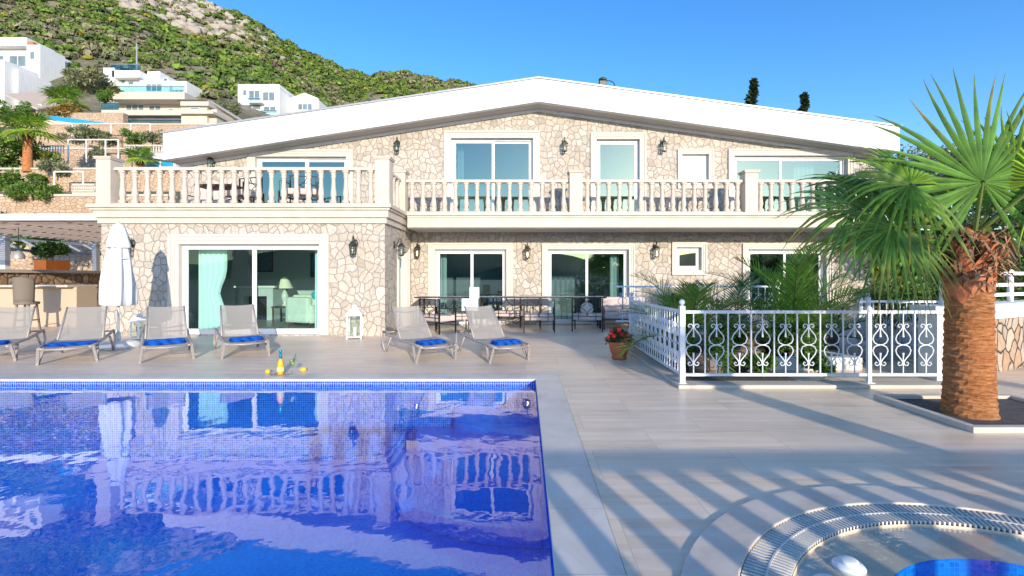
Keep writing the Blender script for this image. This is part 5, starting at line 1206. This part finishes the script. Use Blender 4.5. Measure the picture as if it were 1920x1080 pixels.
h = House('hill_house', 'long white house with roof terrace above the cream apartment terraces', 80, 270)
h.block(194, 214, 127, 168, 9, base=4); h.block(214, 262, 143, 168, 9, off=1.2, base=4); h.block(210, 262, 132, 145, 9, name='upper_wall', off=0, base=0); h.block(262, 318, 150, 180, 9, base=5); h.block(276, 300, 134, 150, 5, off=2, base=0, name='stair_tower'); h.block(318, 350, 152, 186, 8, off=.8, base=5); h.block(346, 353, 160, 186, 7, off=2, base=5)
h.rail(208, 262, 121, 132, .2); h.win(218, 236, 146, 158, 1.2); h.win(240, 252, 152, 160, 1.2, 0); h.win(274, 304, 157, 172, 0, 2); h.win(306, 315, 146, 153, 0, 0); h.win(319, 344, 168, 180, .8, 2)
m = MB(); m.tube([(gx(220,80),84,gz(130,84)), (gx(220,80),84,gz(82,84))], .12, 6); h.part('mast', m, 'grey_metal')
h = House('apartment_house', 'cream terraced house with three glass railed balcony slabs', 66, 270)
h.block(222, 345, 180, 250, 8, 'cream_wall', base=5); h.block(205, 346, 172, 186, 10, 'travertine', 'balcony_slab', -2.0, 0); h.block(190, 346, 206, 216, 10, 'travertine', 'balcony_slab', -2.4, 0); h.block(192, 346, 238, 246, 10, 'travertine', 'balcony_slab', -2.4, 0)
h.rail(205, 346, 162, 172, -1.9); h.rail(190, 223, 193, 206, -2.3); h.rail(225, 346, 224, 238, -2.3)
h.win(236, 271, 196, 212, 0, 2); h.win(279, 303, 198, 215, 0, 1); h.win(315, 326, 203, 215, 0, 0); h.win(236, 270, 229, 238, 0, 2); h.win(316, 342, 233, 240, 0, 1)
h = House('stone_pavilion', 'small cream stone building with pedimented roof beside the white villa roof', 58, 380)
h.block(340, 388, 198, 245, 6, 'cream_wall', base=5); h.block(388, 406, 205, 245, 8, 'cream_wall', off=.5, base=5); h.block(338, 391, 190, 198, 7, 'travertine', 'cornice', -.4, 0); h.block(337, 400, 208, 213, 7, 'travertine', 'string_course', -.5, 0)
D = 58; m = MB(); m.hexa([(gx(336,D),D-.6,gz(190,D)), (gx(392,D),D-.6,gz(190,D)), (gx(420,D),D+7,gz(212,D)), (gx(350,D),D+7,gz(208,D)), (gx(346,D),D+1,gz(183,D)), (gx(388,D),D+1,gz(184,D)), (gx(404,D),D+6,gz(196,D)), (gx(352,D),D+6,gz(196,D))]); h.part('roof', m, 'travertine')
h.win(356, 374, 201, 206, 0, 0)
h = House('hill_house', 'white three storey house with dark windows above the villa roof', 88, 520)
h.block(446, 524, 164, 230, 10, base=8); h.block(446, 524, 158, 164, 10, name='parapet', off=-.15, base=0)
h.block(464, 490, 189, 192, 1.2, name='balcony_slab', off=-1.3, base=0); h.rail(464, 490, 184, 189, -1.25); h.block(490, 520, 212, 215, 1.2, name='balcony_slab', off=-1.3, base=0); h.rail(490, 520, 207, 212, -1.25)
for a, b, c, d_ in ((455,463,168,180), (466,488,169,188), (492,516,172,190), (456,490,196,206), (494,518,199,210), (456,492,212,222)): h.win(a, b, c, d_, 0, 1 if b-a > 10 else 0)
h = House('hill_house', 'low white gabled house right of the three storey white house', 92, 560)
h.block(545, 598, 186, 225, 9, base=8); h.block(520, 548, 190, 225, 8, off=2, base=8)
D = 92; m = MB(); m.prismy([(gx(543,D),gz(186,D)), (gx(600,D),gz(186,D)), (gx(572,D),gz(175,D))], D-.3, D+9); h.part('roof', m, 'white_render'); h.win(558, 586, 194, 207, 0, 2)

# retaining walls and terrace details
def rwall(D, px0, px1, py_top, lab, mat='masonry', dep=.6, base=4, cap=True):
    t = thing('retaining_wall', lab, 'wall', (gx(px0,D), D, 0)); l = t.location; m = MB(); m.box(0, gx(px1,D)-l.x, -dep, 0, gz(py_top,D)-base, gz(py_top,D)); m.build('wall', mat, t)
    if cap: m = MB(); m.box(-.05, gx(px1,D)-l.x+.05, -dep-.06, .05, gz(py_top,D)+.001, gz(py_top,D)+.12); m.build('wall_cap', 'travertine', t)
rwall(25.9, -700, 330, 372, 'orange masonry retaining wall nearest the pergola roof', base=6)
rwall(31.1, -500, 420, 322, 'masonry retaining wall with blind arches above the nearest one', base=6)
rwall(37.1, -400, 480, 284, 'pale rock retaining wall halfway up the terraces', 'masonry', base=6)
rwall(44.5, 60, 500, 238, 'tall pale rock wall below the blue edged pool', 'masonry', base=8)
rwall(50, -300, 240, 215, 'low stone wall on the slope under the white houses', 'masonry', base=6, cap=False)
t = thing('arch_niche', 'blind brick arch set in the masonry retaining wall', 'niche', (gx(84,30.4), 30.4, gz(350,30.4)))
m = MB(); m.tube([(.62*math.cos(R(a)), 0, .62*math.sin(R(a))) for a in range(0, 181, 12)], .13, 6); m.build('arch', 'rustic', t); m = MB(); m.prismy([(.55*math.cos(R(a)), .55*math.sin(R(a))) for a in range(0, 181, 12)], .02, .08); m.build('recess', 'rustic', t)
# blue edged pool on the terrace
t = thing('hill_pool', 'long narrow blue infinity pool on the terrace under the cream house', 'pool', (gx(82,47), 47, 0)); l = t.location
m = MB(); z0_, z1_ = gz(216,47), gz(240,47); xa, xb = 0, gx(265,47)-l.x; m.hexa([(xa,-.3,z0_-.5),(xb,-.3,z1_-.5),(xb,3,z1_-.5),(xa,3,z0_-.5),(xa,-.3,z0_),(xb,-.3,z1_),(xb,3,z1_),(xa,3,z0_)]); m.build('basin', 'blue_water_far', t)
m = MB(); m.hexa([(xa,-.5,z0_-4),(xb,-.5,z1_-4),(xb,-.31,z1_-4),(xa,-.31,z0_-4),(xa,-.5,z0_-.5),(xb,-.5,z1_-.5),(xb,-.31,z1_-.5),(xa,-.31,z0_-.5)]); m.build('side_wall', 'cream_wall', t)
# small balustrades far off
def far_bal(D, px0, px1, py0, py1, n, lab):
    t = thing('far_balustrade', lab, 'balustrade', (gx(px0,D), D, gz(py1,D))); w_ = gx(px1,D)-gx(px0,D); hh = gz(py0,D)-gz(py1,D)
    m = MB(); m.box(0, w_, -.1, .1, hh-.12, hh); m.box(0, w_, -.1, .1, 0, .1); m.build('rail', 'travertine', t)
    for k in range(n): x = w_*(k+.5)/n; m = MB(); m.lathe([(.05,.1), (.08,.3), (.04,hh*.7), (.06,hh-.12)], (x,0,0), 8); m.build('baluster', 'travertine', t, True)
far_bal(36, 235, 306, 272, 290, 14, 'cream balustrade on the rock terrace just left of the villa fascia')
far_bal(28, 138, 180, 345, 360, 10, 'cream balustrade of the small balcony behind the left terrace pedestal')
t = thing('balcony_ledge', 'small stone balcony ledge behind the left terrace pedestal', 'ledge', (0,0,0)); m = MB(); D = 28; m.box(gx(138,D), gx(186,D), D-.1, D+1.5, gz(371,D), gz(361,D)); m.build('slab', 'cream_wall', t)
t = thing('garden_pavilion', 'small white garden pavilion with blue panes behind the terrace balustrade', 'pavilion', (gx(295,34), 34, 0)); l = t.location; D = 34
def rel(m): m.v = [(a-l.x, b-l.y, c-l.z) for a, b, c in m.v]; return m
m = MB(); m.box(gx(262,D), gx(330,D), D, D+2, gz(318,D)-2, gz(295,D)); rel(m).build('wall', 'white_render', t); m = MB(); m.prismy([(gx(260,D),gz(295,D)), (gx(334,D),gz(304,D)), (gx(320,D),gz(290,D)), (gx(268,D),gz(288,D))], D-.4, D+2.4); rel(m).build('roof', 'canvas', t)
for a, b in ((276,299), (303,325)): m = MB(); m.box(gx(a,D), gx(b,D), D-.05, D-.005, gz(312,D), gz(303,D)); rel(m).build('pane', 'blue_water_far', t)
# trellis posts on the terraces
def trellis(D, pxs, py0, py1, lab):
    t = thing('trellis', lab, 'trellis', (gx(pxs[0],D), D, 0)); l = t.location
    for px in pxs: m = MB(); m.tube([(gx(px,D)-l.x, 0, gz(py1,D)), (gx(px,D)-l.x, 0, gz(py0,D))], .05, 6); m.build('post', 'white_paint', t)
    m = MB(); m.bar((0,0,gz(py0,D)+.0), (gx(pxs[-1],D)-l.x,0,gz(py0,D)), .08); m.build('top_rail', 'white_paint', t)
trellis(34.5, (128, 162, 198, 222), 262, 305, 'white post trellis in front of the pale rock wall'); trellis(42, (135, 163, 208, 245, 282), 232, 268, 'white post trellis with vines below the blue pool')
trellis(29, (102, 156), 322, 372, 'white posts on the middle terrace near the arched wall')
t = thing('terrace_fence', 'short white picket fence on the terrace beside the small palm', 'fence', (gx(78,33), 33, 0)); m = MB()
for k in range(9): x = .19*k; m = MB(); m.box(x, x+.05, -.03, .03, gz(288,33), gz(272,33)); m.build('picket', 'white_paint', t)
m = MB(); m.box(-.05, 1.65, -.06, -.031, gz(275,33), gz(273.5,33)); m.build('rail', 'white_paint', t)
# palms and shrubs on the terraces
def hill_palm(px, pyc, pyb, D, lab, seed, Rr=1.2, tr=.22, n=16):
    z = gz(pyb, D); hgt = gz(pyc, D)-z-.3; fan_palm('fan_palm', gx(px,D), D, hgt, lab, tr, tr*.8, young_fans(n, seed, Rr, Rr*.7, -25, 75), seed, 22, True, z, 'fan palms on the terraces')
hill_palm(52, 248, 322, 30.5, 'fan palm with tall pinkish trunk on the lower left terrace', 61, 1.15, .27)
hill_palm(122, 190, 218, 52, 'broad fan palm below the white houses', 62, 1.5, .3, 20)
hill_palm(262, 300, 320, 33, 'small fan palm behind the left part of the terrace balustrade', 63, .8, .12, 12)
def bush(px, py, D, r, lab, cols, seed, group='shrubs on the terraces', squash=.7, n=1500):
    x, y, z = at(px, py, D); tree('terrace_shrub', lab, x, y, z-r*.5, r*.6, r, n, r*.16+.04, cols, seed, .05, group, 12, squash, 'shrub')
GB = [(.13,.24,.04), (.18,.30,.05), (.09,.17,.03)]
for i, (px, py, D, r, lab, cols) in enumerate([
 (20, 275, 31.5, 1.5, 'large green shrub left of the tall trunked terrace palm', GB), (0, 300, 31.5, 1.3, 'green shrub at the left picture edge on the terraces', GB), (85, 298, 31.5, .8, 'yellow green shrub right of the tall trunked terrace palm', YE+GB[:1]),
 (98, 318, 30, .9, 'vine draped shrub above the arched wall', OL+GB), (10, 345, 28, 1.1, 'dark shrub at the left edge before the arched wall', GB), (60, 362, 25.2, .75, 'bright green clipped hedge piece on the nearest wall', GB), (85, 364, 25.2, .65, 'bright green hedge piece beside the white post', GB), (35, 366, 25.2, .6, 'bright green hedge piece left on the nearest wall', GB),
 (118, 214, 50, 1.7, 'rust coloured shrub under the broad palm', [(.36,.20,.04),(.22,.20,.05)]), (160, 160, 62, 2.6, 'olive brown tree below the hillside scrub', OL+[(.22,.17,.08)]), (190, 163, 66, 2.4, 'brown green tree left of the long white house', OL+[(.26,.17,.08)]), (200, 183, 58, 1.3, 'bright green shrub at the left end of the cream house', GB),
 (215, 170, 64, 1.0, 'flowering shrub row in front of the long white house', [(.20,.16,.06),(.12,.17,.05)]), (25, 215, 46, 1.8, 'green shrub under the shaded white block', GB), (140, 255, 41, 1.0, 'vine clump on the first trellis post', OL+GB), (172, 258, 41, 1.1, 'vine clump between the trellis posts', OL+GB), (208, 262, 41, .9, 'vine clump in the middle of the upper trellis', OL+GB),
 (250, 262, 41, 1.0, 'vine clump at the right end of the upper trellis', GB), (285, 262, 41, 1.1, 'vine clump beside the villa fascia', OL+GB), (185, 290, 35.5, .7, 'vine clump on the lower trellis', OL+GB), (30, 440, 22, 1.4, 'green shrub seen under the pergola roof at the far left', GB), (60, 446, 22, 1.3, 'green shrub seen under the pergola roof above the planter', GB),
 (370, 228, 60, 1.4, 'shrub in front of the small cream pavilion', GB), (432, 205, 75, 1.8, 'shrub between the pavilion and the three storey house', OL+YE), (70, 335, 30, .5, 'small shrub hanging on the arched wall', GB)]):
    bush(px, py, D, r, lab, cols, 100+i)
# cypress tips behind the villa
def cypress(px, py, D, lab, seed):
    x, y, z = at(px, py, D); t = thing('cypress_tree', lab, 'tree', (x, y, 0), group='cypress trees behind the villa'); r_ = random.Random(seed)
    cl = [(r_.uniform(-.12,.12)*(z-k)*.25+(.25 if k > z-1.5 else 0), r_.uniform(-.1,.1)*(z-k)*.25, k, .08+min(.8,(z-k)*.12)) for k in np.arange(z-10, z, .35)]
    V, F, c = leaf_cloud(7000, cl, .35, [(.03,.06,.02), (.045,.08,.03)], seed, .4); fastmesh('crown', V, F, 'leaf', t, c); m = MB(); m.tube([(0,0,0), (0,0,z-1)], [.3,.05], 8); m.build('trunk', 'bark', t)
cypress(1408, 150, 42, 'left and taller dark cypress tip above the white fascia', 71); cypress(1503, 176, 44, 'right and shorter dark cypress tip above the white fascia', 72)
# roof device
x, y, z = at(1130, 158, 18); t = thing('roof_antenna', 'small dark device with a curved arm standing on the roof right of the ridge', 'antenna', (x, y, z-.3))
m = MB(); m.box(-.14,.14,-.1,.1,.0,.42); m.lathe([(.16,.42), (.16,.5), (.05,.56)], n=12); m.build('housing', 'bronze', t, bevel=.02); m = MB(); m.tube([(.22+.25*math.cos(R(a)), 0, .22+.22*math.sin(R(a))) for a in range(-40, 181, 20)], .018, 6); m.build('arm', 'black_iron', t, True)
m = MB(); m.box(-.3,.6,-.2,.2,-.6,0); m.build('foot', 'grey_metal', t)
